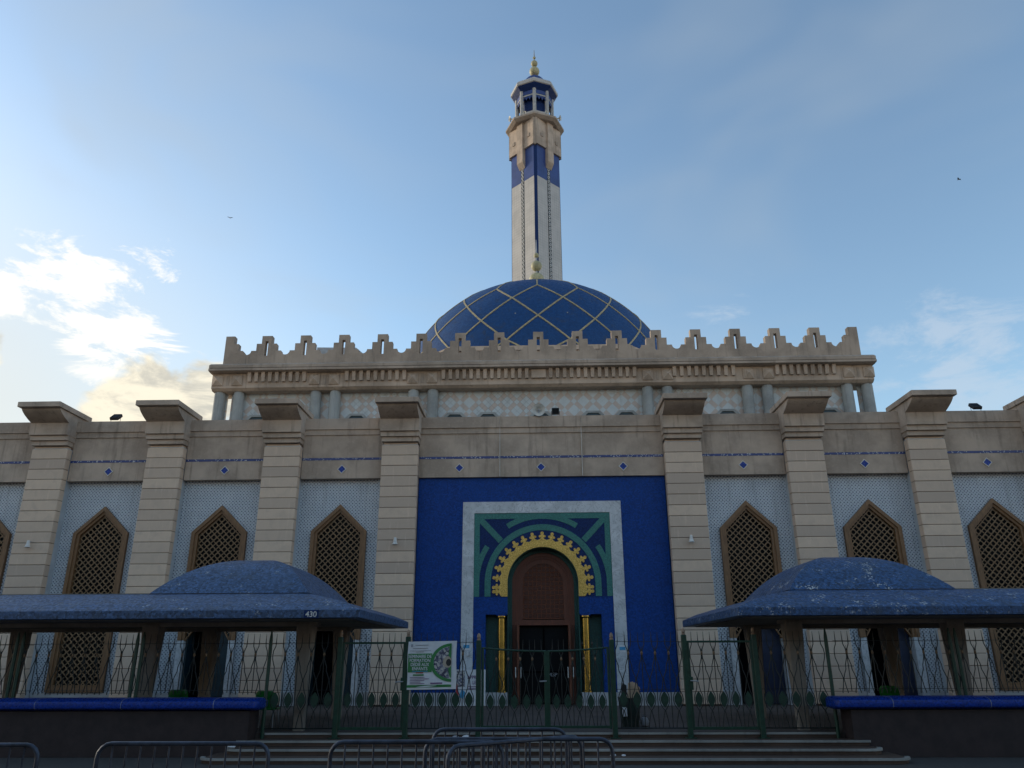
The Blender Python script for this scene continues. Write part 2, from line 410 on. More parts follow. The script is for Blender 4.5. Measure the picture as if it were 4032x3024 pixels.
def m_marble():
    t = NT('grey_veined_marble'); n = t.noise(t.pos, 1.9, 5, .55, 1.2); v = t.math('ABSOLUTE', t.math('SUBTRACT', t.noise(t.pos, 3.8, 6, .6, 1.2), .5))
    c = t.mix(t.ss(n, .3, .7), (.44, .47, .49, 1), (.60, .63, .65, 1)); c = t.mix(t.ss(v, .030, .0, 0, .5), c, (.16, .18, .19, 1))
    return t.done(c, .35)
MARBLE = m_marble()
def m_wood(name, base, scale=5.):
    t = NT(name); g = t.noise(t.scale(t.pos, (9, 9, .8)), scale, 6, .65, .6); n = t.noise(t.pos, 1.6, 3)
    c = t.mix(t.ss(g, .3, .7), mul(base, .62), mul(base, 1.28)); c = t.mix(t.math('MULTIPLY', n, .4), c, mul((base[0]*.8, base[1]*.85, base[2]), .6))
    t.bump(g, .2, .004); return t.done(c, .55)
WOODF = m_wood('window_frame_wood', (.24, .128, .055)); WOODL = m_wood('lattice_wood', (.30, .185, .092))
WOODD = m_wood('door_wood', (.165, .048, .022)); WOODR = m_wood('door_red_wood', (.15, .045, .018))
def m_carved():
    t = NT('carved_door_wood'); v, X, Y, Z = t.xz()
    d = t.vor(v, 1/.13, 'DISTANCE_TO_EDGE', .25, '2D'); e = t.vor(v, 1/.065, 'DISTANCE_TO_EDGE', .3, '2D')
    h = t.math('ADD', t.ss(d, .03, .10), t.math('MULTIPLY', t.ss(e, .03, .12), .6))
    c = t.mix(t.ss(h, .3, 1.3), (.33, .105, .045, 1), (.085, .024, .012, 1))
    t.bump(h, .9, .02); return t.done(c, .5)
CARVED = m_carved()
def m_goldmosaic():
    t = NT('gold_mosaic'); v, X, Y, Z = t.xz(); rnd = t.vor(v, 60, 'F1', .7, '2D', 'Color'); s2 = t.N.new('ShaderNodeSeparateColor'); t.L.new(rnd, s2.inputs[0])
    c = t.mix(s2.outputs[0], (.42, .25, .045, 1), (.80, .56, .16, 1)); t.bump(s2.outputs[1], .5, .004)
    return t.done(c, t.math('MULTIPLY_ADD', s2.outputs[2], .25, .30), .55)
GOLDM = m_goldmosaic()
def m_minaret_tile(name, base, line, p=.22, var=.08):
    t = NT(name)
    sp = t.N.new('ShaderNodeSeparateXYZ'); t._in(sp.inputs[0], t.pos)
    # along-face coordinate of the turned square shaft
    u = t.math('MULTIPLY', t.math('ADD', sp.outputs['X'], 0.), 1.41421/p); w = t.math('MULTIPLY', sp.outputs['Z'], 1/p)
    def edge(a, k=.07):
        fr = t.math('FRACT', a); return t.ss(t.math('MINIMUM', fr, t.math('SUBTRACT', 1., fr)), k, .0)
    gr = t.math('MAXIMUM', edge(u), edge(w)); n = t.noise(t.pos, 1.2, 5)
    c = t.mix(t.ss(n, .3, .7), mul(base, 1-var), mul(base, 1+var))
    c = t.mix(t.math('MULTIPLY', gr, t.ss(t.noise(t.pos, .7, 5, .6), .35, .62, .25, .8)), c, line)
    c = t.mix(t.math('MULTIPLY', t.ss(t.noise(t.scale(t.pos, (3, 3, .25)), 1.0, 6), .52, .72), .3), c, mul(base, .6))
    return t.done(c, .45)
MINW = m_minaret_tile('minaret_white_tile', (.46, .43, .39), (.17, .16, .15))
LANT = m_plain('lantern_tile', (.36, .35, .33), .5, 0, .15, 4)
MINB = m_minaret_tile('minaret_blue_tile', (.022, .048, .190), (.05, .08, .2), .2, .2)
def m_asphalt():
    t = NT('asphalt'); a = t.noise(t.pos, 90, 3); b = t.noise(t.pos, .7, 5)
    c = t.mix(a, (.030, .030, .030, 1), (.085, .083, .078, 1)); c = t.mix(t.math('MULTIPLY', t.ss(b, .4, .7), .5), c, (.060, .056, .050, 1))
    t.bump(a, .4, .01); return t.done(c, .9)
ASPH = m_asphalt()
def m_photo():
    # unreadable collage of small photographs on the banner
    t = NT('photo_print'); n = t.vor(t.pos, 26, 'F1', 1., '3D', 'Color'); g = t.noise(t.pos, 18, 6, .7)
    s2 = t.N.new('ShaderNodeSeparateColor'); t.L.new(n, s2.inputs[0])
    c = t.ramp(t.math('MULTIPLY_ADD', s2.outputs[0], .5, t.math('MULTIPLY', g, .5)), [(0., (.02, .02, .03)), (.30, (.05, .05, .08)), (.45, (.16, .17, .24)), (.6, (.38, .36, .33)), (.75, (.55, .53, .50)), (1., (.30, .08, .08))])
    return t.done(c, .45)
PHOTO = m_photo()
def xprism(mb, poly, x0, x1):
    # polygon in y,z extruded along x
    n = len(poly); a = sum(poly[i][0]*poly[(i+1) % n][1]-poly[(i+1) % n][0]*poly[i][1] for i in range(n))
    if a < 0: poly = poly[::-1]
    mb.add([(x0, y, z) for y, z in poly]+[(x1, y, z) for y, z in poly],
           [tuple(range(n-1, -1, -1)), tuple(range(n, 2*n))]+[(i, (i+1) % n, n+(i+1) % n, n+i) for i in range(n)])
    return mb

# ================================================================== SETTING
FLOOR = .36
road = struct(MB().add([(-400, -400, 0), (400, -400, 0), (400, 600, 0), (-400, 600, 0)], [(0, 1, 2, 3)]).build('road', ASPH))
plaza = struct(MB().box(-19, 19, -7.50, 1.1, .004, FLOOR).build('plaza_paving', PLAZA))
steps = struct(new_obj('entrance_steps', None))
def step_poly(hx, yf, yb, r):
    P = [(-hx, yb)]
    P += [(-hx+r-r*cos(radians(a)), yf+r-r*sin(radians(a))) for a in range(0, 91, 10)]
    P += [(hx-r+r*sin(radians(a)), yf+r-r*cos(radians(a))) for a in range(0, 91, 10)]
    return P+[(hx, yb)]
for k, (hx, yf, r) in enumerate(((5.80, -8.86, .34), (5.55, -8.41, .30), (5.47, -7.97, .06), (5.12, -7.53, .03))):
    z1 = .09*(k+1); yb = -7.46
    st = MB().hprism(step_poly(hx-.02, yf+.02, yb, r), .004 if k == 0 else z1-.088, z1-.028).build('step', STEPM, steps)
    O = step_poly(hx, yf, yf+max(.34, r) if k < 2 else yf+.06, r); I = step_poly(hx-.07, yf+.055, yf+max(.34, r) if k < 2 else yf+.06, max(.02, r-.055))
    mb = MB(); n = len(O); vs_ = []
    for z in (z1-.034, z1):
        vs_ += [(x, y, z) for x, y in O]+[(x, y, z) for x, y in I]
    fs = []
    for i in range(n-1):
        fs += [(2*n+i, 2*n+i+1, 3*n+i+1, 3*n+i), (i+1, i, n+i, n+i+1), (i, i+1, 2*n+i+1, 2*n+i), (n+i+1, n+i, 3*n+i, 3*n+i+1)]
    mb.add(vs_, fs).build('nosing', NOSING, st)
    mb = MB().hprism([(x*.995, y+.02) for x, y in step_poly(hx-.05, yf+.05, yb, max(.02, r-.05))], z1-.03, z1-.004); mb.build('tread', STEPM, st)

# ================================================================== MOSQUE
mosque = thing('mosque', 'beige mosque with blue domed roof, stepped battlements and blue tiled portal', 'mosque', (0, 0, 0))
PILX = [-15.06, -11.459, -7.858, -4.257, 4.257, 7.858, 11.459, 15.06]
BAYX = [-16.86, -13.26, -9.659, -6.058, 6.058, 9.659, 13.26, 16.86]
DOORBAY = {-9.659, -6.058, 6.058, 9.659}
PW = 1.105
MB().box(-42, 42, 1.25, 27, .37, 8.35).build('hall_body', CONC_D, mosque)  # stretched far out of view so it keeps low sun off the forecourt
# ---- pilasters: core, stone blocks, capital
blk = MB().cbox(-PW/2, PW/2, 0, .25, 0, .306, .011).mesh('stone_block', BLOCK)
blk_top = MB().cbox(-PW/2, PW/2, 0, .25, 0, .309, .012).box(-.505, .505, .05, .245, .300, .395).mesh('stone_block', BLOCK)
bed = MB().box(-.535, .535, .016, .246, .37, 7.70).mesh('mortar_bed', STEPM)
core = MB().box(-.53, .53, .03, .505, .37, 7.72).mesh('pilaster', PALETILE)
bel = [(-.25-.56*cos(radians(a)), 8.762-.30*(.45*sin(radians(a))+.55*(1-cos(radians(a))))) for a in range(0, 91, 9)]
cb = MB(); xprism(cb, bel+[(-.25, 8.085), (.262, 8.085), (.262, 8.628), (.62, 8.628), (.62, 8.762)], -.5925, .5925)
cb.box(-.582, .582, -.17, .258, 7.935, 8.09); cb.box(-.555, .555, -.09, .255, 7.795, 7.94)
cap_me = cb.mesh('capital', CONC, True, ang=25)
slab_me = MB().cbox(-.65, .65, -.95, .81, 8.767, 8.925, .008).mesh('capital_slab', CONC)
for i, px in enumerate(PILX):
    p = new_obj('pilaster', core, mosque, (px, 0, 0))
    for j in range(23):
        z = 7.389-j*.3172
        if z < FLOOR-.2: break
        me = blk_top if j == 0 else blk
        new_obj('stone_block', me, p, (0, random.uniform(-.003, .003), max(z, z)))
    new_obj('mortar_bed', bed, p)
    c_ = new_obj('capital', cap_me, p); new_obj('capital_slab', slab_me, c_)
# ---- parapet beam
def beam(x0, x1, marks):
    mb = MB(); xprism(mb, [(.27, 6.745), (.9, 6.745), (.9, 8.62), (.19, 8.62), (.19, 8.272), (.232, 8.268), (.232, 8.102), (.27, 8.098)], x0, x1)
    b = mb.build('parapet_beam', CONC, mosque)
    MB().box(x0+.002, x1-.002, .264, .275, 7.312, 7.386).build('mosaic_band', STRIPEB, b)
    for cx in marks:
        dz = .14; o = [(cx, 7.03-dz), (cx+dz, 7.03), (cx, 7.03+dz), (cx-dz, 7.03)]; k = .116/.14
        inn = [(cx+(x-cx)*k, 7.03+(z-7.03)*k) for x, z in o]
        MB().ring(o, inn, .245, .272).build('diamond_frame', DIAW, b)
        MB().prism([(cx+(x-cx)*k*.985, 7.03+(z-7.03)*k*.985) for x, z in o], .256, .272).build('diamond_tile', COPING, b)
for a, b_ in zip([-18.66]+PILX, PILX+[18.66]):
    if a < 0 < b_: continue
    beam(a+.557, b_-.557, [(a+b_)/2])
beam(-3.70, -1.251, [-2.472]); beam(-1.239, 1.239, [0]); beam(1.251, 3.70, [2.472])
for s in (-1, 1): MB().box(s*1.245-.0075, s*1.245+.0075, .215, .8, 6.75, 8.60).build('sealant_joint', SEAL, mosque)
# ---- lattice pieces clipped to a convex outline
def clip(p, d, t0, t1, poly):
    n = len(poly)
    for i in range(n):
        x0, z0 = poly[i]; x1, z1 = poly[(i+1) % n]; nx, nz = -(z1-z0), x1-x0     # inward normal, outline counter-clockwise
        num = (p[0]-x0)*nx+(p[1]-z0)*nz; den = d[0]*nx+d[1]*nz
        if abs(den) < 1e-9:
            if num < 0: return None
        else:
            t = -num/den
            if den > 0: t0 = max(t0, t)
            else: t1 = min(t1, t)
    return (t0, t1) if t1-t0 > .015 else None
def lattice_mesh(polys, name):
    mb = MB(); a, h, w = .180, .079, .0105
    for poly in polys:
        for fam, (dx, dz) in enumerate(((.70711, .70711), (.70711, -.70711))):
            y0, y1 = (.500, .530) if fam == 0 else (.503, .533)
            for k in range(-4, 24):
                for sg in (-1, 1):
                    c0 = 2*k*a+sg*h                       # z - x = c0  or  z + x = c0
                    base = (0, c0)
                    r = clip(base, (dx, dz), -12, 12, poly)
                    if not r: continue
                    A = (base[0]+dx*r[0], base[1]+dz*r[0]); B = (base[0]+dx*r[1], base[1]+dz*r[1]); nx, nz = -dz*w, dx*w
                    mb.prism([(A[0]-nx, A[1]-nz), (B[0]-nx, B[1]-nz), (B[0]+nx, B[1]+nz), (A[0]+nx, A[1]+nz)], y0, y1)
        for i in range(-4, 5):
            for k in range(2, 37):
                if (i+k) % 2 == 0: continue
                cx, cz = i*a, k*a
                def inside(x, z):
                    n = len(poly)
                    return all((x-poly[q][0])*-(poly[(q+1) % n][1]-poly[q][1])+(z-poly[q][1])*(poly[(q+1) % n][0]-poly[q][0]) > -.02 for q in range(n))
                if not all(inside(cx+.06*u, cz+.06*v) for u, v in ((1, 0), (-1, 0), (0, 1), (0, -1))): continue
                O = [(cx+(.090 if q % 2 == 0 else .068)*cos(pi*q/8), cz+(.090 if q % 2 == 0 else .068)*sin(pi*q/8)) for q in range(16)]
                I = [(cx+(.072 if q % 2 == 0 else .053)*cos(pi*q/8), cz+(.072 if q % 2 == 0 else .053)*sin(pi*q/8)) for q in range(16)]
                mb.ring(O, I, .496, .526)
    return mb.mesh(name, WOODL)
def pent(hw, zb, zs, za): return [(-hw, zb), (hw, zb), (hw, zs), (0, za), (-hw, zs)]
W_OUT, W_MID, W_IN = pent(.83, .73, 5.185, 5.985), pent(.725, .84, 5.150, 5.845), pent(.645, .92, 5.125, 5.745)
lat_win = lattice_mesh([W_IN], 'lattice')
lat_door = lattice_mesh([pent(.645, 2.46, 5.125, 5.745), [(-.645, 2.13), (-.40, 2.46), (-.645, 2.46)], [(.645, 2.13), (.645, 2.46), (.40, 2.46)]], 'lattice')
def shift(P, cx): return [(x+cx, z) for x, z in P]
for bx in BAYX:
    door = bx in DOORBAY
    # tiled wall around the opening
    for s in (-1, 1):
        zb = FLOOR+.01
        if door: P = [(s*1.27, zb), (s*.80, zb), (s*.80, 5.17), (0, 5.95), (0, 6.95), (s*1.27, 6.95)]
        else: P = [(s*1.27, zb), (0, zb), (0, .76), (s*.80, .76), (s*.80, 5.17), (0, 5.95), (0, 6.95), (s*1.27, 6.95)]
        MB().prism(shift(P, bx), .5, .8).build('tiled_wall', TILEW, mosque)
    MB().box(bx-1.245, bx-(.836 if door else 0), .44, .499, FLOOR+.005, .71).build('plinth', PLINTH, mosque)
    MB().box(bx+(.836 if door else 0), bx+1.245, .44, .499, FLOOR+.005, .71).build('plinth', PLINTH, mosque)
    if not door:
        w = new_obj('window', MB().ring(W_OUT, W_MID, .395, .56).ring(W_MID, W_IN, .445, .57).mesh('window', WOODF), mosque, (bx, 0, 0))
        stuff(new_obj('lattice', lat_win, w))
        MB().prism(shift(W_IN, bx), .60, .64).build('pane', GLASS, w)
    else:
        op = lambda hw, zs, za: [(hw, 2.11), (hw, zs), (0, za), (-hw, zs), (-hw, 2.11)]
        w = new_obj('door_window', MB().ring(op(.83, 5.185, 5.985), op(.725, 5.150, 5.845), .395, .56, False).ring(op(.725, 5.150, 5.845), op(.645, 5.125, 5.745), .445, .57, False).mesh('door_window', WOODF), mosque, (bx, 0, 0))
        stuff(new_obj('lattice', lat_door, w))
        MB().prism(shift(pent(.645, 2.46, 5.125, 5.745), bx), .60, .64).build('pane', GLASS, w)
        mb = MB()
        for s in (-1, 1):
            A, B = (bx+s*.66, 2.10), (bx+s*.40, 2.455); mb.prism([A, (A[0]-s*.035, A[1]), (B[0]-s*.02, B[1]+.02), (B[0]+s*.02, B[1]+.03)], .47, .56)
        mb.box(bx-.42, bx+.42, .475, .558, 2.44, 2.49); mb.build('arch_trim', WOODF, w)
        for s in (-1, 1): MB().box(min(bx+s*.65, bx+s*.834), max(bx+s*.65, bx+s*.834), .42, .82, FLOOR+.008, 2.105).build('door_jamb', MARBLE, mosque)
        MB().box(bx-.83, bx+.83, 1.10, 1.16, FLOOR+.01, 3.2).build('room_shade_panel', DARK, mosque)  # black sheet painting the shade of the room behind the opening
        dm = TEALD if bx < 0 else NAVYD
        d = MB().cbox(bx+.03, bx+.64, .70, .745, FLOOR+.02, 2.44, .008).build('door_leaf', dm, mosque)
        MB().box(bx+.12, bx+.55, .692, .70, .60, 1.25).build('door_panel', dm, d); MB().box(bx+.12, bx+.55, .692, .70, 1.40, 2.25).build('door_panel', dm, d)
        d = MB().cbox(bx-.645, bx-.60, .58, 1.08, FLOOR+.02, 2.44, .008).build('door_leaf', dm, mosque)
# ---- portal
portal = MB()
for s in (-1, 1):
    portal.box(min(s*1.65, s*3.70), max(s*1.65, s*3.70), .37, .62, .70, 6.86)
    A = [(s*1.65, 2.77), (s*1.025, 2.77), (s*1.025, 3.64)]+[(s*1.025*cos(radians(a)), 3.64+1.025*sin(radians(a))) for a in range(6, 91, 6)]
    portal.prism(A+[(0, 6.86), (s*1.65, 6.86)], .37, .62)
portal = portal.build('portal_wall', PBLUE, mosque)
for s in (-1, 1):
    MB().box(min(s*2.345, s*2.005), max(s*2.345, s*2.005), .335, .372, .71, 5.66).build('marble_frame', MARBLE, portal)
    MB().box(min(s*1.03, s*3.70), max(s*1.03, s*3.70), .30, .62, FLOOR+.005, .698).build('plinth', PLINTH, mosque)
MB().box(-2.345, 2.345, .333, .373, 5.662, 6.0).build('marble_frame', MARBLE, portal)
def stilt(r, n=48, zb=3.262): return [(-r, zb)]+arc(0, 3.64, r, 180, 0, n)+[(r, zb)]
# navy field behind the inlay
mb = MB()
for s in (-1, 1):
    A = [(s*2.0, 3.26), (s*1.03, 3.26), (s*1.03, 3.64)]+[(s*1.03*cos(radians(a)), 3.64+1.03*sin(radians(a))) for a in range(6, 91, 6)]
    mb.prism(A+[(0, 5.655), (s*2.0, 5.655)], .362, .374)
mb.build('navy_field', NAVY, portal)
MB().box(-2.003, 2.003, .352, .366, 5.49, 5.657).build('green_inlay', GREENM, portal)
for s in (-1, 1): MB().box(min(s*1.84, s*2.003), max(s*1.84, s*2.003), .352, .366, 3.262, 5.486).build('green_inlay', GREENM, portal)
MB().ring(stilt(1.685), stilt(1.51), .352, .366, False).build('green_inlay', GREENM, portal)
MB().ring(arc(0, 3.64, 2.0, 58, 122, 30), arc(0, 3.64, 1.845, 58, 122, 30), .3505, .366, False).build('green_inlay', GREENM, portal)
for s in (-1, 1):
    a0, a1 = (33, 2) if s > 0 else (147, 178)
    MB().ring(arc(0, 3.64, 2.0, a0, a1, 20), arc(0, 3.64, 1.845, a0, a1, 20), .3505, .366, False).build('green_inlay', GREENM, portal)
    # diagonal strut from the corner towards the arch
    A = Vector((s*1.90, 5.56)); B = Vector((s*1.215, 4.845)); t_ = (B-A).normalized(); n_ = Vector((-t_.y, t_.x))*.088
    MB().prism([tuple(A+n_), tuple(A-n_), tuple(B-n_), tuple(B+n_)], .349, .366).build('green_inlay', GREENM, portal)
crown = MB().ring(stilt(1.20, 60), stilt(1.022, 60), .338, .374, False).build('gold_crown', GOLDM, portal)
# one fleur tooth, pointing along +z from its foot
T = [(-.135, -.02), (-.115, .035), (-.075, .05), (-.055, .085)]
def lobe(cx, cz, r, a0, a1, n=7): return [(cx+r*cos(radians(a0+(a1-a0)*i/n)), cz+r*sin(radians(a0+(a1-a0)*i/n))) for i in range(n+1)]
half = [(.135, -.02), (.120, .030), (.080, .050), (.048, .070), (.040, .100)]+lobe(.070, .135, .034, -110, 95)+[(.034, .175)]+lobe(0, .225, .048, -30, 90)
tooth_me = MB().prism(half+[(-x, z) for x, z in half[::-1][1:]], -.018, .018).mesh('crown_tooth', GOLDM)
def crown_path(sv, r=1.195):
    q = r*pi/2
    if abs(sv) <= q: a = sv/r; return (r*sin(a), 3.64+r*cos(a), a)
    e = abs(sv)-q; sg = 1 if sv > 0 else -1
    return (sg*r, 3.64-e, sg*pi/2)
pitch_t = (1.195*pi/2+.375)/9.0
for k in range(-9, 10):
    sv = k*pitch_t
    if abs(k) == 9: sv -= math.copysign(.10, k)
    x, z, a = crown_path(sv)
    if z < 3.40 and abs(k) == 9: z = 3.40
    o = new_obj('crown_tooth', tooth_me, crown, (x, .357, z), (0, a, 0))
# reveal, carved tympanum, door
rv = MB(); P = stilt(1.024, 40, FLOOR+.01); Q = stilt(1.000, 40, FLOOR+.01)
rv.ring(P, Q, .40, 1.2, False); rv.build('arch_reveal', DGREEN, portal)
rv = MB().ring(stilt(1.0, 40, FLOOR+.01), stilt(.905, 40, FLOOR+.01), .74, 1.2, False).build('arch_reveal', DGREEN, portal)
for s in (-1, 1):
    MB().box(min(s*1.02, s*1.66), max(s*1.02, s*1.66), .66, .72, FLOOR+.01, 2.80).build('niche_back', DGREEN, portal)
    col = MB().lathe([(.135, .70), (.135, .74), (.107, .76), (.105, 2.66), (.12, 2.68), (.135, 2.70), (.135, 2.735)], s*1.195, .50, 28).build('gilded_column', GOLDCOL, portal, True)
    MB().box(s*1.195-.14, s*1.195+.14, .372, .64, 2.737, 2.768).build('column_abacus', PBLUE, col)
dz = 2.50
door = MB().ring(stilt(.905, 40, dz), stilt(.80, 40, dz), .80, 1.0, False).ring(stilt(.80, 40, dz), stilt(.735, 40, dz), .84, 1.0, False).build('tympanum', WOODD, mosque, True)
MB().ring(stilt(.735, 40, dz+.14), stilt(.60, 40, dz+.14), .875, 1.0, False).build('moulding', WOODD, door, True)
tp = [(-.60, dz+.16), (.60, dz+.16)]+arc(0, 3.64, .60, 0, 180, 36)
MB().prism(tp, .90, 1.0).build('carved_panel', CARVED, door)
MB().box(-.905, .905, .79, 1.0, dz-.012, dz+.135).build('lintel', WOODD, door)
for s in (-1, 1):
    MB().box(min(s*.75, s*.90), max(s*.75, s*.90), .81, 1.0, FLOOR+.01, dz-.014).build('door_jamb', WOODD, door)
    lf = MB().cbox(min(s*.70, s*.76), max(s*.70, s*.76), .42, .80, FLOOR+.02, dz-.02, .008).build('open_door_leaf', WOODR, mosque)
    for o_ in (-.07, .075):
        x = s*.73+o_
        MB().tube([(x, .40, 1.07), (x+.0, .36, 1.09), (x, .36, 1.33), (x, .40, 1.35)], .012, 6).build('door_handle', WHITEP, lf)
gl = MB().box(-.75, .75, .96, .99, FLOOR+.012, dz-.014).build('glass_door', GLASS, mosque)
mb = MB()
for x in (-.74, -.02, .70): mb.box(x, x+.045, .935, .962, FLOOR+.02, dz-.02)
for z in (FLOOR+.02, 1.2, dz-.06): mb.box(-.695, .695, .938, .958, z, z+.04)
mb.build('door_frame', DARK, gl)
o = new_obj('lettering', text_mesh('MSP', .155, PGREY, .001), gl, (.10, .953, 1.10), (pi/2, 0, 0))

# ---- upper storey
MB().box(-11.32, 11.32, 4.1, 26.6, 8.355, 11.70).build('upper_wall', DIAGT, mosque)
for s in (-1, 1):
    MB().box(min(s*11.475, s*11.90), max(s*11.475, s*11.90), 4.08, 4.16, 8.355, 10.85).build('corner_pier', DIAGT, mosque)
colx = []
for c_ in (4.24, 7.82, 11.37):
    for s in (-1, 1): colx += [s*c_-.355, s*c_+.355]
col_me = MB().lathe([(.197, 8.355), (.197, 10.60), (.197, 10.74), (.18, 10.80)], 0, 0, 16, pi/16).mesh('column', COLGREY, True, ang=15)
for x in colx: new_obj('column', col_me, mosque, (x+.03, 3.93, 0))
ent = xprism(MB(), [(3.72, 10.80), (4.6, 10.80), (4.6, 11.427), (3.6, 11.427), (3.6, 10.885)], -11.92, 11.92).build('entablature', CONC, mosque)
cor = xprism(MB(), [(3.6, 11.43), (4.5, 11.43), (4.5, 11.80), (3.66, 11.82), (3.46, 11.765), (3.33, 11.675), (3.33, 11.570), (3.38, 11.560), (3.38, 11.548), (3.30, 11.538), (3.30, 11.455), (3.50, 11.43)], -11.98, 11.98).build('cornice', CONC_D, mosque)
den_me = MB().add([(-.066, 3.45, .345), (.066, 3.45, .345), (.066, 3.61, .345), (-.066, 3.61, .345), (-.058, 3.50, 0), (.058, 3.50, 0), (.055, 3.61, 0), (-.055, 3.61, 0)],
                  [(0, 1, 2, 3), (7, 6, 5, 4), (4, 5, 1, 0), (5, 6, 2, 1), (6, 7, 3, 2), (7, 4, 0, 3)]).mesh('dentil', CONC)
for s in (-1, 1):
    for k in range(9):
        new_obj('dentil', den_me, cor, (s*(8.51+k*.251), 0, 11.085)); new_obj('dentil', den_me, cor, (s*(4.86+k*.262), 0, 11.085))
    for k in range(13): new_obj('dentil', den_me, cor, (s*(.43+k*.2505), 0, 11.085))
boss_me = MB().add([(-.19, 3.56, -.193), (.19, 3.56, -.193), (.19, 3.56, .193), (-.19, 3.56, .193), (-.19, 3.62, -.193), (.19, 3.62, -.193), (.19, 3.62, .193), (-.19, 3.62, .193), (0, 3.43, 0)],
                   [(0, 1, 8), (1, 2, 8), (2, 3, 8), (3, 0, 8), (1, 0, 4, 5), (2, 1, 5, 6), (3, 2, 6, 7), (0, 3, 7, 4)]).mesh('boss', CONC)
for x in colx: new_obj('boss', boss_me, ent, (x+.03, 0, 11.16))
MB().box(-.26, .26, 3.5, 3.62, 11.09, 11.40).build('boss', CONC, ent)
for c_ in (4.24, 7.82, 11.37):
    for s in (-1, 1): MB().box(s*c_+.03-.05, s*c_+.03+.05, 3.585, 3.605, 10.97, 11.35).build('panel_strip', CONC_D, ent)
# battlements
HP = .718
def merlon(): 
    mb = MB()
    for s in (-1, 1):
        P = [(s*HP, 11.74), (s*.056, 11.74), (s*.056, 12.96), (s*.19, 12.96), (s*.19, 12.65), (s*.375, 12.65), (s*.375, 12.37), (s*.557, 12.37)]
        P += [(s*(.72-.163*cos(radians(a))), 12.37-.163*sin(radians(a))) for a in range(15, 90, 15)]+[(s*HP, 12.207)]
        mb.prism(P, 3.70, 3.93)
    mb.box(-.056, .056, 3.70, 3.93, 11.74, 12.172); mb.box(-.056, .056, 3.70, 3.93, 12.752, 12.96)
    return mb.mesh('merlon', CONC_D)
mer = merlon()
for k in range(-7, 8): new_obj('merlon', mer, mosque, (k*1.442+.005, 0, 0))
for s in (-1, 1):
    P = [(s*10.815, 11.74), (s*11.645, 11.74), (s*11.645, 12.96), (s*11.31, 12.96), (s*11.31, 12.65), (s*11.135, 12.65), (s*11.135, 12.375), (s*10.96, 12.375), (s*10.815, 12.20)]
    MB().prism(P, 3.70, 3.93).build('merlon', CONC_D, mosque)
    MB().box(min(s*11.42, s*11.64), max(s*11.42, s*11.64), 3.935, 26.4, 11.70, 12.25).build('side_parapet', CONC_D, mosque)
# clerestory windows: octagons, only their tops clear the parapet
def octa(hw, hh, c): return [(-hw+c, -hh), (hw-c, -hh), (hw, -hh+c), (hw, hh-c), (hw-c, hh), (-hw+c, hh), (-hw, hh-c), (-hw, -hh+c)]
oc_me = MB().ring(octa(.40, .62, .15), octa(.315, .545, .13), 4.03, 4.12).mesh('clerestory_window', COLGREY)
ocg_me = MB().prism(octa(.32, .55, .13), 4.075, 4.115).mesh('pane', TEALD)
for x in (-10.3, -9.05, -6.64, -5.42, -3.055, -1.85, .06, 1.94, 3.14, 5.52, 6.75, 9.1, 10.35):
    w = new_obj('clerestory_window', oc_me, mosque, (x, 0, 9.36)); new_obj('pane', ocg_me, w)
# drum and dome
DX, DY, DZ, DR, DB = .05, 15.4, 13.23, 7.237, 7.0
def chsq(a, w): return [(DX-w, DY-a), (DX+w, DY-a), (DX+a, DY-w), (DX+a, DY+w), (DX+w, DY+a), (DX-w, DY+a), (DX-a, DY+w), (DX-a, DY-w)]
MB().hprism(chsq(7.45, 3.70), 11.70, 13.92).hprism(chsq(7.58, 3.78), 13.92, 14.12).build('drum', CONC, mosque)
prof = [(DR*cos(radians(p)), DZ+DB*sin(radians(p))) for p in [6+84*i/44 for i in range(44)]]+[(.02, DZ+DB)]
dome = MB().lathe(prof, DX, DY, 112).build('dome', DOMEB, mosque, True)
def dpt(lon, ph, e=0): return Vector((DX+(DR+e)*cos(ph)*sin(lon), DY-(DR+e)*cos(ph)*cos(lon), DZ+(DB+e)*sin(ph)))
LV = [radians(v) for v in (45.683, 34.502, 22.621, 11.654, 4.5)]
NR = 16
def ribbon(path, w=.036):
    mb = MB(); rings = []
    for i, (lon, ph) in enumerate(path):
        p = dpt(lon, ph); a = dpt(*path[max(i-1, 0)]); b = dpt(*path[min(i+1, len(path)-1)])
        t = (b-a).normalized(); nrm = Vector(((p.x-DX)/DR**2, (p.y-DY)/DR**2, (p.z-DZ)/DB**2)).normalized(); sd = t.cross(nrm).normalized()
        rings.append([tuple(p+sd*w-nrm*.05), tuple(p-sd*w-nrm*.05), tuple(p-sd*w+nrm*.03), tuple(p+sd*w+nrm*.03)])
    return mb.loft(rings)
for k in range(NR):
    l0 = k*2*pi/NR
    for sg in (-1, 1):
        path = []
        for i in range(4):
            for q in range(6 if i < 3 else 7):
                f = q/6; path.append((l0+sg*(i+f)*pi/NR, LV[i]+(LV[i+1]-LV[i])*f))
        ribbon(path).build('rib', RIB, dome)
    ribbon([(l0, LV[0]+(radians(88)-LV[0])*q/8) for q in range(9)]).build('rib', RIB, dome)
fin = MB().lathe([(.07, 20.1), (.07, 21.3), (.045, 21.5), (.045, 22.9), (.02, 23.6)], DX+.02, DY, 10).build('finial', GREYM, mosque, True)
for z, r in ((21.10, .42), (21.96, .305), (22.62, .148)): MB().ball((DX+.02, DY, z), r).build('finial_ball', BALLY, fin, True)
rs = MB(); rs.prism([(-9.8, 11.7), (-9.8, 14.66), (-8.05, 14.62), (-7.75, 14.36), (-7.7, 11.7)], 9.0, 12.0); rs.build('roof_housing', GREYM, mosque)

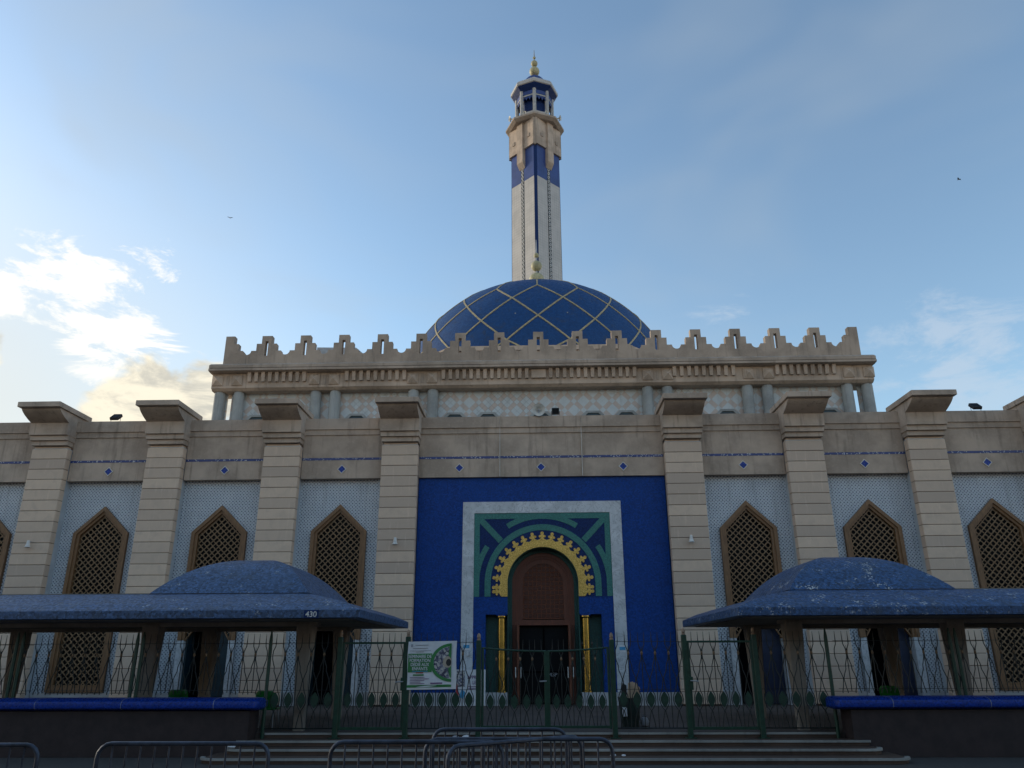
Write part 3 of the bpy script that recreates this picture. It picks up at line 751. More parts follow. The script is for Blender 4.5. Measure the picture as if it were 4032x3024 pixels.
# ================================================================== MINARET
MX, MY = .19, 27.5
mina = thing('minaret', 'tall white and blue tiled minaret with beige balcony, rising behind the dome', 'minaret', (MX, MY, 0))
HD = 1.93
def sq(hd, ch, cx=MX, cy=MY):     # square turned on its corner, corners cut by ch
    k = ch
    return [(cx-k, cy-hd+k), (cx+k, cy-hd+k), (cx+hd-k, cy-k), (cx+hd-k, cy+k), (cx+k, cy+hd-k), (cx-k, cy+hd-k), (cx-hd+k, cy+k), (cx-hd+k, cy-k)]
shaft = MB().hprism(sq(HD, .13), 0, 34.98).build('shaft', MINW, mina)
MB().hprism(sq(HD+.012, .135), 34.98, 37.75).build('blue_band', MINB, mina)
for a in range(4):
    Rm = Matrix.Rotation(a*pi/2, 4, 'Z')
    st = MB().box(-.115, .115, -HD+.105, -HD+.4, .3, 37.7).mesh('corner_strip', NAVY); st.transform(Rm); new_obj('corner_strip', st, shaft)
# dark strips with a chain of little diamonds down the middle of each face
fa = (HD)/sqrt(2)
def face_mesh(mb, name, mat, ang):
    me = mb.mesh(name, mat); me.transform(Matrix.Rotation(ang, 4, 'Z')); return me
for a in (-1, 1):
    rot = a*pi/4
    s_ = new_obj('chain_strip', face_mesh(MB().box(-.15, .15, -fa-.012, -fa+.1, .3, 36.2), 'chain_strip', BLACKM, rot), shaft)
    dm = MB(); P = [(0, -.175), (.11, 0), (0, .175), (-.11, 0)]; I = [(x*.60, z*.66) for x, z in P]
    dme = face_mesh(dm.ring([(x+z*.22, z) for x, z in P], [(x+z*.22, z) for x, z in I], -fa-.03, -fa-.01), 'chain_diamond', WHITEP, rot)
    for k in range(48): new_obj('chain_diamond', dme, s_, (0, 0, 36.0-k*.335))
bei = MB().hprism(sq(HD+.20, .15), 37.69, 40.05).build('balcony_wall', CONC, mina)
for a in range(4):
    st = MB().box(-.075, .075, -HD-.075, -HD+.2, 37.60, 40.05).mesh('corner_fin', CONC_D); st.transform(Matrix.Rotation(a*pi/2, 4, 'Z')); new_obj('corner_fin', st, bei)
br = MB(); f2 = (HD+.20)/sqrt(2)
br.loft([[(-.30, -f2-.16, 40.0), (.30, -f2-.16, 40.0), (.30, -f2+.3, 40.0), (-.30, -f2+.3, 40.0)], [(-.30, -f2-.16, 36.5), (.30, -f2-.16, 36.5), (.30, -f2+.2, 36.5), (-.30, -f2+.2, 36.5)], [(-.28, -f2+.10, 36.05), (.28, -f2+.10, 36.05), (.28, -f2+.2, 36.05), (-.28, -f2+.2, 36.05)]])
for a in range(4):
    me = br.mesh('bracket', CONC); me.transform(Matrix.Rotation(pi/4+a*pi/2, 4, 'Z')); new_obj('bracket', me, bei)
    for q in (-1, 1):
        bm_ = MB().cbox(-.13+q*.80, .13+q*.80, -f2-.05, -f2+.05, 38.5, 38.82, .02).mesh('boss', CONC_D); bm_.transform(Matrix.Rotation(pi/4+a*pi/2, 4, 'Z')); new_obj('boss', bm_, bei)
bal = MB().lathe([(2.02, 40.0), (2.27, 40.16), (2.27, 40.32), (1.6, 40.5)], MX, MY, 8, pi/2).build('balcony', CONC_D, mina)
lan = MB().lathe([(1.05, 40.4), (1.05, 43.1)], MX, MY, 8, pi/2).build('lantern_core', NAVY, mina)
MB().lathe([(1.42, 40.3), (1.42, 41.15), (1.3, 41.2)], MX, MY, 8, pi/2).build('lantern_wall', MINW, lan)
for k in range(8):
    a = -pi/2+k*pi/4; x, y = MX+1.37*cos(a), MY+1.37*sin(a)
    MB().lathe([(.155, 40.5), (.155, 43.25)], x, y, 6, a).build('lantern_column', LANT, lan)
    a2 = a+pi/8; d_ = 1.37*cos(pi/8); hw = 1.37*sin(pi/8)-.12
    for z0, z1, mt in ((42.75, 43.25, MINB), (42.60, 42.72, LANT)):
        me = MB().box(d_-.06, d_+.06, -hw, hw, z0, z1).mesh('lantern_panel', mt); me.transform(Matrix.Rotation(a2, 4, 'Z')); new_obj('lantern_panel', me, lan)
    me = MB().prism([(-hw, 42.60), (-hw, 42.2)]+[(-hw+2*hw*i/6, 42.2+.28*abs(sin(pi*i/2.0))+.05) for i in range(1, 6)]+[(hw, 42.2), (hw, 42.60)], -.03, .03).mesh('scalloped_arch', MINB)
    me.transform(Matrix.Translation((0, 0, 0)) @ Matrix.Rotation(a2-pi/2, 4, 'Z') @ Matrix.Translation((0, d_, 0))); new_obj('scalloped_arch', me, lan)
MB().lathe([(1.45, 43.1), (1.80, 43.46), (1.80, 43.50)], MX, MY, 8, pi/2).build('roof_soffit', NAVY, lan)
MB().lathe([(1.80, 43.50), (1.87, 43.54), (1.87, 43.80), (1.72, 44.0), (1.0, 44.3)], MX, MY, 8, pi/2).build('roof_rim', MINW, lan)
MB().lathe([(.98*cos(radians(a)), 44.25+1.15*sin(radians(a))) for a in range(0, 90, 9)]+[(.01, 45.4)], MX+.03, MY, 28).build('cupola', MINB, lan, True)
pole = MB().lathe([(.05, 45.3), (.05, 47.6), (.018, 48.2)], MX+.05, MY, 8).build('finial', GREYM, lan, True)
for z, r in ((46.0, .405), (46.80, .27), (47.38, .123)): MB().ball((MX+.05, MY, z), r).build('finial_ball', BALLY, pole, True)

# ================================================================== CANOPIES
XE, XO = 3.34, 13.9
colt = MB()
def rsq(h, z, c=.02): return [(-h+c, -h, z), (h-c, -h, z), (h, -h+c, z), (h, h-c, z), (h-c, h, z), (-h+c, h, z), (-h, h-c, z), (-h, -h+c, z)]
col_me2 = colt.loft([rsq(.095, FLOOR), rsq(.105, .8), rsq(.165, 2.225), rsq(.165, 2.235), rsq(.14, 2.24), rsq(.14, 2.30)]).mesh('column', CANCOL)
def canopy(sg, mat, label, apex):
    c = thing('entrance_canopy', label, 'canopy', (sg*6.12, -5.66, FLOOR), group='canopies either side of the portal')
    rings = []
    for ins, z in ((0, 2.29), (-.012, 2.30), (-.012, 2.43), (.02, 2.452), (.22, 2.555), (.48, 2.65), (.75, 2.73), (1.0, 2.79), (1.03, 2.80)):
        x0, x1, y0, y1 = XE+ins*1.24, XO-ins, -8.38+ins, -2.95-ins
        r = [(x0, y0, z), (x1, y0, z), (x1, y1, z), (x0, y1, z)]
        rings.append([(sg*x, y, z_) for x, y, z_ in r])
    sk = MB().loft(rings).build('roof_skirt', mat, c)
    MB().box(min(sg*4.72, sg*13.0), max(sg*4.72, sg*13.0), -7.36, -3.94, 2.795, 2.812).build('roof_edge', SOFFIT, sk)
    rings = []
    for k in range(19):
        s = max(.012, 1-k/18); z = 2.806+(apex-2.806)*(1-s**2.35)
        hx, hy = 1.54*s, 1.72*s; rings.append([(sg*6.12-hx, -5.66-hy, z), (sg*6.12+hx, -5.66-hy, z), (sg*6.12+hx, -5.66+hy, z), (sg*6.12-hx, -5.66+hy, z)])
    MB().loft(rings).build('roof_dome', mat, c, True, ang=30)
    MB().box(min(sg*(XE+.25), sg*(XO-.25)), max(sg*(XE+.25), sg*(XO-.25)), -8.13, -3.2, 2.275, 2.288).build('soffit', SOFFIT, c)
    for y in (-7.06, -4.25):
        MB().box(min(sg*4.4, sg*13.2), max(sg*4.4, sg*13.2), y-.13, y+.13, 2.20, 2.274).build('beam', CANCOL, c)
        for x in ((4.63, 7.62, 10.9) if y < -5 else (4.63, 7.62, 12.05)):
            new_obj('column', col_me2, c, (sg*(x-6.12), y+5.66, -FLOOR))
    return c
canL = canopy(-1, CANB, 'blue mosaic canopy numbered 430, left of the portal', 3.60)
canR = canopy(1, CANB2, 'blue mosaic canopy with flaking white patches, right of the portal', 3.575)
pl = MB().box(-4.32, -4.06, -8.402, -8.390, 2.292, 2.425).build('house_number', NAVY, canL)
new_obj('lettering', text_mesh('430', .135, WHITEP, .002, 'CENTER'), pl, (-4.19+6.12, -8.404+5.66, 2.310-FLOOR), (pi/2, 0, 0))

# ================================================================== PLANTER WALLS
for sg, side in ((-1, 'left'), (1, 'right')):
    t_ = thing('boundary_wall', 'dark maroon boundary wall with glossy blue rounded coping, on the %s of the steps' % side, 'wall', (sg*9, -7.7, 0), group='boundary walls beside the steps')
    xw, xc = (5.28, 5.12) if sg < 0 else (5.20, 4.92)
    MB().box(min(sg*xw, sg*15), max(sg*xw, sg*15), -7.92, -7.42, .003, .745).build('wall', MAROON, t_)
    # rounded coping, swept along x with a soft end
    rings = []
    for x, k in ((xc, .55), (xc+.02, .8), (xc+.07, .97), (xc+.12, 1.0), (15, 1.0)):
        pr = []
        for a in range(0, 360, 20):
            ca, sa = cos(radians(a)), sin(radians(a))
            y = -7.68+math.copysign(abs(ca)**.75, ca)*.36*k; z = .852+math.copysign(abs(sa)**.62, sa)*.107*k
            pr.append((sg*x, y, z))
        rings.append(pr)
    cp = MB().loft(rings).build('coping', COPING, t_, True)
    for x in (5.9, 7.55, 9.1):
        MB().loft([[(sg*x+dx, -7.68+math.copysign(abs(cos(radians(a)))**.75, cos(radians(a)))*.3615, .852+math.copysign(abs(sin(radians(a)))**.62, sin(radians(a)))*.1085) for a in range(0, 360, 20)] for dx in (-.004, .004)]).build('coping_joint', PGREY, cp)

# ================================================================== FENCE AND GATES
FY = -7.55
U = .2285
def wave(z0, top=2.055):
    K = [(.43, .055), (.50, .050), (.60, .030), (.72, .004), (.77, .040), (.83, .070), (.903, .084), (.98, .070), (1.03, .046), (1.10, .026), (1.245, .004), (1.32, .028), (1.40, .060), (1.47, .062), (1.60, .102), (1.685, .106), (1.75, .098), (1.83, .066), (1.90, .062), (top, .060)]
    P = [(x, 0, z) for z, x in K if z >= z0]
    return [(P[0][0], 0, z0)]+P if P[0][2] > z0+.01 else P
def taper(P, r): return [r]*(len(P)-1)+[r*.35]
def bar_mesh(P, name='bar', r=.0082): return MB().tube(P, taper(P, r), 5).mesh(name, FDARK, True)
wf = wave(.43); wing = wave(1.0)
BAR_R = bar_mesh(wf); BAR_L = bar_mesh([(-x, y, z) for x, y, z in wf])
WBAR_R = bar_mesh(wing); WBAR_L = bar_mesh([(-x, y, z) for x, y, z in wing])
BAR_S = bar_mesh([(0, 0, .43), (0, 0, 1.0), (0, 0, 1.68), (0, 0, 1.81)]); WBAR_S = bar_mesh([(0, 0, 1.03), (0, 0, 1.68), (0, 0, 1.81)])
LEAF = MB().prism([(.068*sin(pi*k/10), .762+.278*k/10) for k in range(11)]+[(-.068*sin(pi*k/10), .762+.278*k/10) for k in range(9, 0, -1)], -.006, .006).mesh('leaf_plate', FLEAF)
BALL = MB().lathe([(.004, 1.645), (.017, 1.66), (.022, 1.685), (.017, 1.71), (.004, 1.725)], 0, 0, 8).mesh('ball', FBALL, True)
def fence_fill(par, x0, x1, leaf=True, zs=1.0):
    px = par.location; n = max(1, round((x1-x0)/U)); u = (x1-x0)/n; sx = u/U
    R_, L_, S_ = (BAR_R, BAR_L, BAR_S) if leaf else (WBAR_R, WBAR_L, WBAR_S)
    def put(nm, me, x):
        o = new_obj(nm, me, par, (x-px[0], FY-px[1], -px[2]-(zs-1)*.43), (0, 0, 0)); o.scale = (sx, 1, zs); return o
    for k in range(n):
        xc = x0+u*(k+.5)
        put('bar', R_, xc); put('bar', L_, xc)
        if leaf: put('leaf_plate', LEAF, xc)
        if k: put('bar', S_, x0+u*k)
        if k: put('ball', BALL, x0+u*k)
def rail(par, name, pts, r=.006, mat=None, n=5): return MB().tube(pts, r, n).build(name, mat or FDARK, par)
def post(par, x, w=.045, top=1.99, finial=True):
    p = MB().cbox(x-w, x+w, FY-w, FY+w, .27, top, .008).box(x-w-.05, x+w+.05, FY-w-.05, FY+w+.05, .268, .280).build('post', FGREEN, par)
    if finial: MB().lathe([(.034, top), (.036, top+.02), (.024, top+.03), (.036, top+.05), (.028, top+.10), (.010, top+.125)], x, FY, 12).build('finial', FWOOD, p, True)
    return p
def thin_post(par, x, z0, top=2.06):
    p = MB().lathe([(.033, z0), (.033, top-.12), (.026, top-.06), (.012, top+.04)], x, FY, 12).build('post', FGREEN, par, True); return p
PX = dict(A=-5.143, B=-3.834, C=-2.576, D=-1.269, E=1.169, F=2.491, G=3.761, H=5.066)
def panel(x0, x1, label):
    t_ = thing('fence_panel', label, 'fence', ((x0+x1)/2, FY, .36), group='fixed green fence panels')
    fence_fill(t_, x0+.05, x1-.05)
    rail(t_, 'wire', [(x0, FY-.01, 1.885), (x1, FY-.01, 1.885)], .0045); rail(t_, 'wire', [(x0, FY-.01, 1.072), (x1, FY-.01, 1.072)], .0045)
    rail(t_, 'bottom_rail', [(x0, FY, .43), (x1, FY, .43)], .012); return t_
def gate(x0, x1, label, hside):
    t_ = thing('side_gate', label, 'gate', ((x0+x1)/2, FY, .36), group='single green gates')
    a, b = x0+.055, x1-.055
    mb = MB()
    for x in (a, b): mb.cbox(x-.03, x+.03, FY-.022, FY+.022, .40, 1.895, .005)
    mb.cbox(a-.03, b+.03, FY-.020, FY+.020, 1.862, 1.898, .005); mb.cbox(a-.03, b+.03, FY-.020, FY+.020, .405, .455, .005)
    mb.build('gate_frame', FGREEN, t_)
    fence_fill(t_, a+.03, b-.03)
    hx = b-.01 if hside > 0 else a+.01
    lk = MB().cbox(hx-.045, hx+.045, FY-.04, FY+.03, 1.06, 1.28, .006).build('lock_box', FGREEN, t_)
    MB().tube([(hx, FY-.05, 1.215), (hx, FY-.085, 1.215), (hx-hside*.13, FY-.088, 1.205)], .011, 8).build('handle', GREYM, lk, True)
    MB().lathe([(.014, 0), (.014, .012)], 0, 0, 10).build('keyhole', GREYM, lk)
    k = lk.children[-1]; k.location = (hx-wl(lk).x, FY-.052-wl(lk).y, 1.12-wl(lk).z); k.rotation_euler = (pi/2, 0, 0)
    return t_
fA = panel(PX['A'], PX['B'], 'green fence panel under the left canopy, between boundary wall and side gate'); thin_post(fA, PX['A'], .20); post(fA, PX['B'])
g1 = gate(PX['B'], PX['C'], 'single green gate with lever handle, left of the hanging banner', 1)
fB = panel(PX['C'], PX['D'], 'green fence panel that carries the seminar banner'); post(fB, PX['C']); post(fB, PX['D'], top=1.92)
fC = panel(PX['E'], PX['F'], 'green fence panel in front of the rubbish bin'); post(fC, PX['E'], top=1.92); post(fC, PX['F'], top=2.0)
g2 = gate(PX['F'], PX['G'], 'single green gate with lever handle, beside the right canopy', -1)
fD = panel(PX['G'], PX['H'], 'green fence panel under the right canopy, between side gate and boundary wall'); post(fD, PX['G'], top=2.0); thin_post(fD, PX['H'], .20)
def leaf_gate(x0, x1, label, zl, zr, handle):
    t_ = thing('double_gate_leaf', label, 'gate', ((x0+x1)/2, FY, .36), group='leaves of the double gate')
    mb = MB()
    for x, w in ((x0, .022), (x1, .036 if handle else .022)):
        mb.cbox(x-w, x+w, FY-.022, FY+.022, .42, (zl if x == x0 else zr)+.01, .005)
    mb.cbox(x0, x1, FY-.02, FY+.02, .43, .475, .005); mb.build('gate_frame', FGREEN, t_)
    MB().tube([(x0+(x1-x0)*i/8, FY, zl+(zr-zl)*(1-(1-i/8)**2 if zr < zl else (i/8)**2)) for i in range(9)], .017, 6).build('top_rail', FGREEN, t_, True)
    fence_fill(t_, x0+.03, x1-.03, True, .925)
    if handle:
        MB().tube([(x1, FY-.03, 1.215), (x1, FY-.075, 1.215), (x1-.12, FY-.078, 1.210)], .011, 8).build('handle', GREYM, t_, True)
    return t_
leaf_gate(PX['D']+.075, -.04, 'left leaf of the green double gate, with lever handle', 1.785, 1.725, True)
leaf_gate(.005, PX['E']-.075, 'right leaf of the green double gate before the portal', 1.725, 1.785, False)
for sg, side in ((-1, 'left'), (1, 'right')):
    t_ = thing('wall_railing', 'dark spiked railing on top of the %s maroon boundary wall' % side, 'fence', (sg*9.2, FY, .95), group='railings on the boundary walls')
    xa, xb = (5.18, 13.2)
    fence_fill(t_, min(sg*xa, sg*xb), max(sg*xa, sg*xb), False)
    rail(t_, 'wire', [(sg*xa, FY-.01, 1.885), (sg*xb, FY-.01, 1.885)], .0045); rail(t_, 'wire', [(sg*xa, FY-.01, 1.072), (sg*xb, FY-.01, 1.072)], .0045)
    for x in ((-9.95, -9.835, -7.66, -7.55) if sg < 0 else (7.29, 7.40, 9.55, 9.66)): thin_post(t_, x, .93)

# ================================================================== BANNER, POSTER, NOTICES
bn = thing('banner', 'white and green seminar banner tied to the fence beside the left gate', 'banner', (-2.565, FY-.06, 1.07))
BX, BZ, BW, BH = -2.565, 1.075, .895, .825
def bx_(u): return BX+u*BW
def bz_(v): return BZ+v*BH
def byo(u, v): return FY-.058-.012*sin(u*5.0)-.006*sin(v*4+u*3)-(.03*max(0, u-.88)/.12)
mb = MB(); nu, nv = 24, 16; vs_ = []
for dy in (0, .004):
    for j in range(nv+1):
        for i in range(nu+1):
            u, v = i/nu, j/nv; vs_.append((bx_(u)+.006*sin(v*7), byo(u, v)+dy, bz_(v)+.012*u))
n1 = (nu+1)*(nv+1); fs = []
for j in range(nv):
    for i in range(nu):
        a = j*(nu+1)+i; fs += [(a, a+1, a+nu+2, a+nu+1), (n1+a+nu+1, n1+a+nu+2, n1+a+1, n1+a)]
mb.add(vs_, fs).build('sheet', PAPER, bn, True)
def bpoly(P, mat, name, e=.006, depth=.002):
    mb = MB(); n = len(P); vs_ = []
    for d in (0, depth): vs_ += [(bx_(u), byo(u, v)-e-d, bz_(v)+.012*u) for u, v in P]
    mb.add(vs_, [tuple(range(n, 2*n)), tuple(range(n-1, -1, -1))]+[(i, (i+1) % n, n+(i+1) % n, n+i) for i in range(n)])
    return mb.build(name, mat, bn)
def bstrip(ua, ub, va, vb, mat, name, e=.006, n=10):
    return bpoly([(ua+(ub-ua)*i/n, va) for i in range(n+1)]+[(ub-(ub-ua)*i/n, vb) for i in range(n+1)], mat, name, e)
bstrip(.01, .50, .355, .745, PGREEN, 'green_block'); bstrip(.0, .90, .045, .095, PGREEN, 'green_footer')
def circ(cu, cv, ru, rv, a0, a1, n=26): return [(cu+ru*cos(radians(a0+(a1-a0)*i/n)), cv+rv*sin(radians(a0+(a1-a0)*i/n))) for i in range(n+1)]
def cl(P): return [(min(u, .895), v) for u, v in P]
for k in range(12):
    a0 = 78+k*204/12; a1 = a0+204/12
    bpoly(cl(circ(.90, .55, .43, .40, a0, a1, 5)+circ(.90, .55, .365, .34, a1, a0, 5)), PGREEN, 'green_ring', .007)
bpoly(cl(circ(.86, .55, .335, .325, 92, 268, 30)), PHOTO, 'photo_collage', .006)
bpoly(cl(circ(.82, .56, .10, .12, 0, 360, 20)[:-1]), m_plain('photo_beige', (.42, .35, .26), .5), 'photo_circle', .010)
bpoly(cl(circ(.84, .55, .055, .075, 0, 360, 14)[:-1]), BLACKM, 'photo_figure', .013)
bpoly([(.89, .62), (.895, .94), (.86, .90), (.83, .70)], PGREEN, 'green_wedge', .014); bpoly([(.89, .48), (.895, .22), (.86, .26), (.83, .42)], PGREEN, 'green_wedge', .014)
for i, (s_, v) in enumerate((('SEMINAIRE DE', .655), ('FORMATION', .570), ('DÉDIÉ AUX', .485), ('ENFANTS', .400))):
    me = text_mesh(s_, .083, PAPER, .001, 'CENTER'); o = new_obj('lettering', me, bn, (bx_(.255)-bn.location.x, byo(.25, v)-.012-bn.location.y, bz_(v)-bn.location.z+.003), (pi/2, 0, 0))
    o.scale = (.80, .92, 1)
for ua, ub, va, vb, mt in ((.15, .42, .915, .928, PGREY), (.06, .10, .885, .945, PGREY), (.10, .41, .850, .862, PGREY), (.04, .47, .800, .810, PGREY), (.17, .33, .775, .784, PGREY), (.10, .42, .368, .380, BLUEST), (.18, .33, .335, .352, PRED),
                           (.12, .34, .285, .315, PGREEN), (.06, .36, .248, .258, PPURP), (.06, .45, .215, .225, PPURP), (.06, .36, .182, .192, PPURP), (.06, .28, .150, .160, PPURP), (.06, .36, .118, .128, PPURP), (.48, .72, .115, .138, PPURP)):
    bstrip(ua, ub, va, vb, mt, 'print_line', .0075, 6)
for u, v in ((.015, .985), (.985, .97), (.015, .015), (.97, .02)): MB().tube([(bx_(u), byo(u, v)-.004, bz_(v)), (bx_(u), FY+.01, bz_(v)+.03)], .005, 5).build('tie', WHITEP, bn)

po = thing('poster_board', 'white poster board with purple lettering leaning by the marble portal frame', 'poster', (-2.04, .22, FLOOR))
MB().cbox(-2.45, -1.63, .20, .235, FLOOR+.01, 1.30, .004).build('board', PAPER, po)
new_obj('lettering', text_mesh('APPREND', .125, PPURP, .001, 'LEFT'), po, (-2.13+2.04, .196-.22, 1.06-FLOOR), (pi/2, 0, 0)).scale = (.85, 1, 1)
new_obj('lettering', text_mesh('LE CO', .125, PPURP, .001, 'LEFT'), po, (-1.99+2.04, .196-.22, .925-FLOOR), (pi/2, 0, 0)).scale = (.85, 1, 1)
MB().box(-2.44, -2.20, .193, .199, .86, 1.28).build('photo', PHOTO, po)
MB().prism([(-2.44, .70), (-2.36, .62), (-2.40, .92), (-2.44, .98)], .189, .193).build('red_shape', PRED, po)
MB().prism([(-2.36, .60), (-2.24, .55), (-2.18, .72), (-2.28, .80)], .189, .193).build('blue_shape', BLUEST, po)
for z in (.80, .85): MB().box(-2.10, -1.75, .194, .199, z, z+.018).build('print_line', PPURP, po)
for (x, z, lb) in ((-2.18, 1.90, 'small blue and white notice stuck on the left marble jamb'), (2.19, 1.83, 'small blue and white notice stuck on the right marble jamb')):
    nt_ = thing('notice', lb, 'notice', (x, .33, z-.09), group='notices on the marble jambs')
    MB().box(x-.085, x+.085, .326, .332, z-.09, z+.09).build('sheet', PAPER, nt_); MB().box(x-.083, x+.083, .322, .326, z-.035, z+.055).build('blue_panel', BLUEST, nt_)
sk = thing('wall_socket', 'small white switch box on the left marble jamb, under the notice', 'switch', (-2.13, .33, 1.66)); MB().cbox(-2.17, -2.09, .29, .334, 1.66, 1.78, .005).build('box', PAPER, sk); MB().box(-2.105, -2.095, .282, .290, 1.655, 1.78).build('conduit', BLACKM, sk)

# ================================================================== RUBBISH BIN, CHAIRS, LITTER
bn_ = thing('rubbish_bin', 'dark green rubbish bin stuffed with cardboard behind the fence', 'bin', (1.56, -6.44, FLOOR))
MB().loft([[(1.56+w*cx, -6.44+w*cy, z) for cx, cy in ((-1, -.8), (-.8, -1), (.8, -1), (1, -.8), (1, .8), (.8, 1), (-.8, 1), (-1, .8))] for w, z in ((.155, FLOOR+.01), (.165, .5), (.195, .86), (.205, .865), (.205, .885), (.18, .885), (.16, .6))], True).build('body', BINP, bn_)
MB().cbox(1.40, 1.49, -6.66, -6.645, .56, .72, .004).build('label_sheet', PAPER, bn_)
for x in (1.42, 1.70): MB().lathe([(.045, -.02), (.045, .02)], 0, 0, 12).build('wheel', BLACKM, bn_); w_ = bn_.children[-1]; w_.location = (x-1.56, .16, .05); w_.rotation_euler = (0, pi/2, 0)
cbx = thing('cardboard_box', 'folded brown cardboard poking out of the green bin', 'cardboard', (1.56, -6.44, .86))
MB().prism([(1.50, .80), (1.66, .80), (1.72, 1.10), (1.64, 1.17), (1.55, 1.15)], -6.53, -6.50).build('flap', CARD, cbx)
MB().prism([(1.60, .80), (1.75, .80), (1.785, 1.05), (1.70, 1.16), (1.64, 1.12)], -6.44, -6.42).build('flap', CARD, cbx)
MB().prism([(1.41, .82), (1.52, .82), (1.53, 1.10), (1.46, 1.14), (1.43, 1.02)], -6.40, -6.36).build('dark_sack', BLACKM, cbx)
bg_ = thing('plastic_bag', 'small pale plastic bag on the ground right of the bin', 'bag', (1.85, -6.30, FLOOR))
MB().lathe([(.03, FLOOR+.005), (.085, FLOOR+.02), (.095, FLOOR+.08), (.06, FLOOR+.15), (.02, FLOOR+.17), (.035, FLOOR+.20)], 1.85, -6.30, 9).build('sack', PGREY, bg_, True)
def chair(loc, label, rotz=0):
    t_ = thing('plastic_chair', label, 'chair', loc, rotz, 'green plastic chairs')
    base = MB(); 
    # shell back
    vs_ = []; nu, nv = 10, 6
    for d in (0, .012):
        for j in range(nv+1):
            for i in range(nu+1):
                u, v = i/nu*2-1, j/nv; w = .20*(1-.10*v)*(1 if v < .8 else 1-.25*((v-.8)/.2)**2)
                vs_.append((u*w, .16+.10*v-.07*u*u+d, .36+.32*v))
    n1 = (nu+1)*(nv+1); fs = []
    for j in range(nv):
        for i in range(nu):
            a = j*(nu+1)+i; fs += [(a, a+1, a+nu+2, a+nu+1), (n1+a+nu+1, n1+a+nu+2, n1+a+1, n1+a)]
    me = MB().add(vs_, fs).mesh('backrest', CHAIRG, True); new_obj('backrest', me, t_)
    new_obj('seat', MB().cbox(-.20, .20, -.20, .19, .34, .365, .01).mesh('seat', CHAIRG), t_)
    for sx in (-1, 1):
        for sy in (-1, 1):
            new_obj('leg', MB().tube([(sx*.16, sy*.15, .345), (sx*.20, sy*.20, .004)], .012, 6).mesh('leg', GREYM, True), t_)
    return t_
chair((-5.36, -6.75, FLOOR), 'green plastic chair behind the fence next to the end of the blue coping', pi)
chair((-7.40, -6.0, FLOOR), 'green plastic chair whose back shows above the left coping', pi+.2)
chair((7.15, -5.0, FLOOR), 'green plastic chair beyond the right coping, mostly hidden', pi-.5)
def pebble(x, y, z, r, label, mat, nm='stone', cat='stone'):
    o = MB(); rings = []
    for k in range(5):
        ph = -pi/2+pi*k/4; rings.append([(x+r*1.3*max(.05, cos(ph))*cos(a*pi/4)*random.uniform(.85, 1.1), y+r*max(.05, cos(ph))*sin(a*pi/4)*random.uniform(.85, 1.1), z+r*.55*(1+sin(ph))) for a in range(8)])
    ob = o.loft(rings).build(nm, mat, None, True, (x, y, z)); tag(ob, label, cat, 'litter on the steps'); return ob
pebble(-1.66, -7.62, .271, .05, 'pale stone on the upper step, left one of two under the gate post', PGREY)
pebble(-1.47, -7.62, .271, .055, 'whitish stone on the upper step, right one of two under the gate post', PAPER)
pebble(1.02, -8.62, .091, .04, 'scrap of white paper on the lower step right of centre', PAPER, 'paper_scrap', 'litter')
pebble(1.19, -8.60, .091, .03, 'tiny white scrap on the lower step, right of the larger scrap', PAPER, 'paper_scrap', 'litter')
pebble(-5.40, -8.30, .181, .06, 'white broken tile piece at the left end of the steps', PAPER, 'tile_piece', 'litter')

# ================================================================== LAMPS, LOUDSPEAKERS, FLOODLIGHTS
def wall_lamp(x, label):
    t_ = thing('wall_lamp', label, 'lamp', (x, 0, 4.70), group='white bell lamps on the pilasters')
    MB().lathe([(.030, 4.905), (.038, 4.88), (.050, 4.80), (.062, 4.745), (.084, 4.715), (.086, 4.705), (.060, 4.735), (.03, 4.84)], x, -.13, 20).build('shade', WHITEP, t_, True)
    MB().tube([(x+.03, -.13, 4.86), (x+.07, -.10, 4.865), (x+.09, .0, 4.865)], .009, 6).build('arm', GREYM, t_, True)
wall_lamp(-15.06, 'white bell lamp on the pilaster at the far left'); wall_lamp(-4.257, 'white bell lamp on the pilaster left of the blue portal'); wall_lamp(4.257, 'white bell lamp on the pilaster right of the blue portal')
def horn(loc, r, rotz, tilt, label, group=None, cat='loudspeaker'):
    t_ = thing('horn_loudspeaker', label, cat, loc, rotz, group)
    Rm = Matrix.Rotation(pi/2+tilt, 4, 'X')
    me = MB().lathe([(r*.22, -r*1.3), (r*.25, -r*.6), (r*.40, -r*.3), (r*.7, -r*.08), (r, 0), (r*1.02, .01), (r*.96, .0), (r*.6, -r*.15), (r*.25, -r*.45), (.01, -r*.5)], 0, 0, 28).mesh('flare', HORNM, True); me.transform(Rm); new_obj('flare', me, t_)
    me = MB().lathe([(r*.14, -r*.42), (r*.14, -r*.12), (.004, -r*.06)], 0, 0, 12).mesh('driver', PGREY, True); me.transform(Rm); new_obj('driver', me, t_)
    new_obj('bracket', MB().box(-.02, .02, .05, .12, -r*1.1, 0).mesh('bracket', GREYM), t_)
    return t_
horn((-.045, .12, 8.80), .196, 0, .06, 'large grey horn loudspeaker on the parapet above the portal')
horn((MX-.80, MY-1.55, 40.75), .16, -.5, .1, 'horn loudspeaker on the minaret balcony, front left', 'horns on the minaret'); horn((MX+.92, MY-1.55, 40.75), .16, .5, .1, 'horn loudspeaker on the minaret balcony, front right', 'horns on the minaret')
horn((MX-1.95, MY-.4, 41.15), .22, -1.2, .1, 'horn loudspeaker on the minaret balcony, left side', 'horns on the minaret'); horn((MX+2.0, MY-.4, 41.12), .22, 1.2, .1, 'horn loudspeaker on the minaret balcony, right side', 'horns on the minaret')
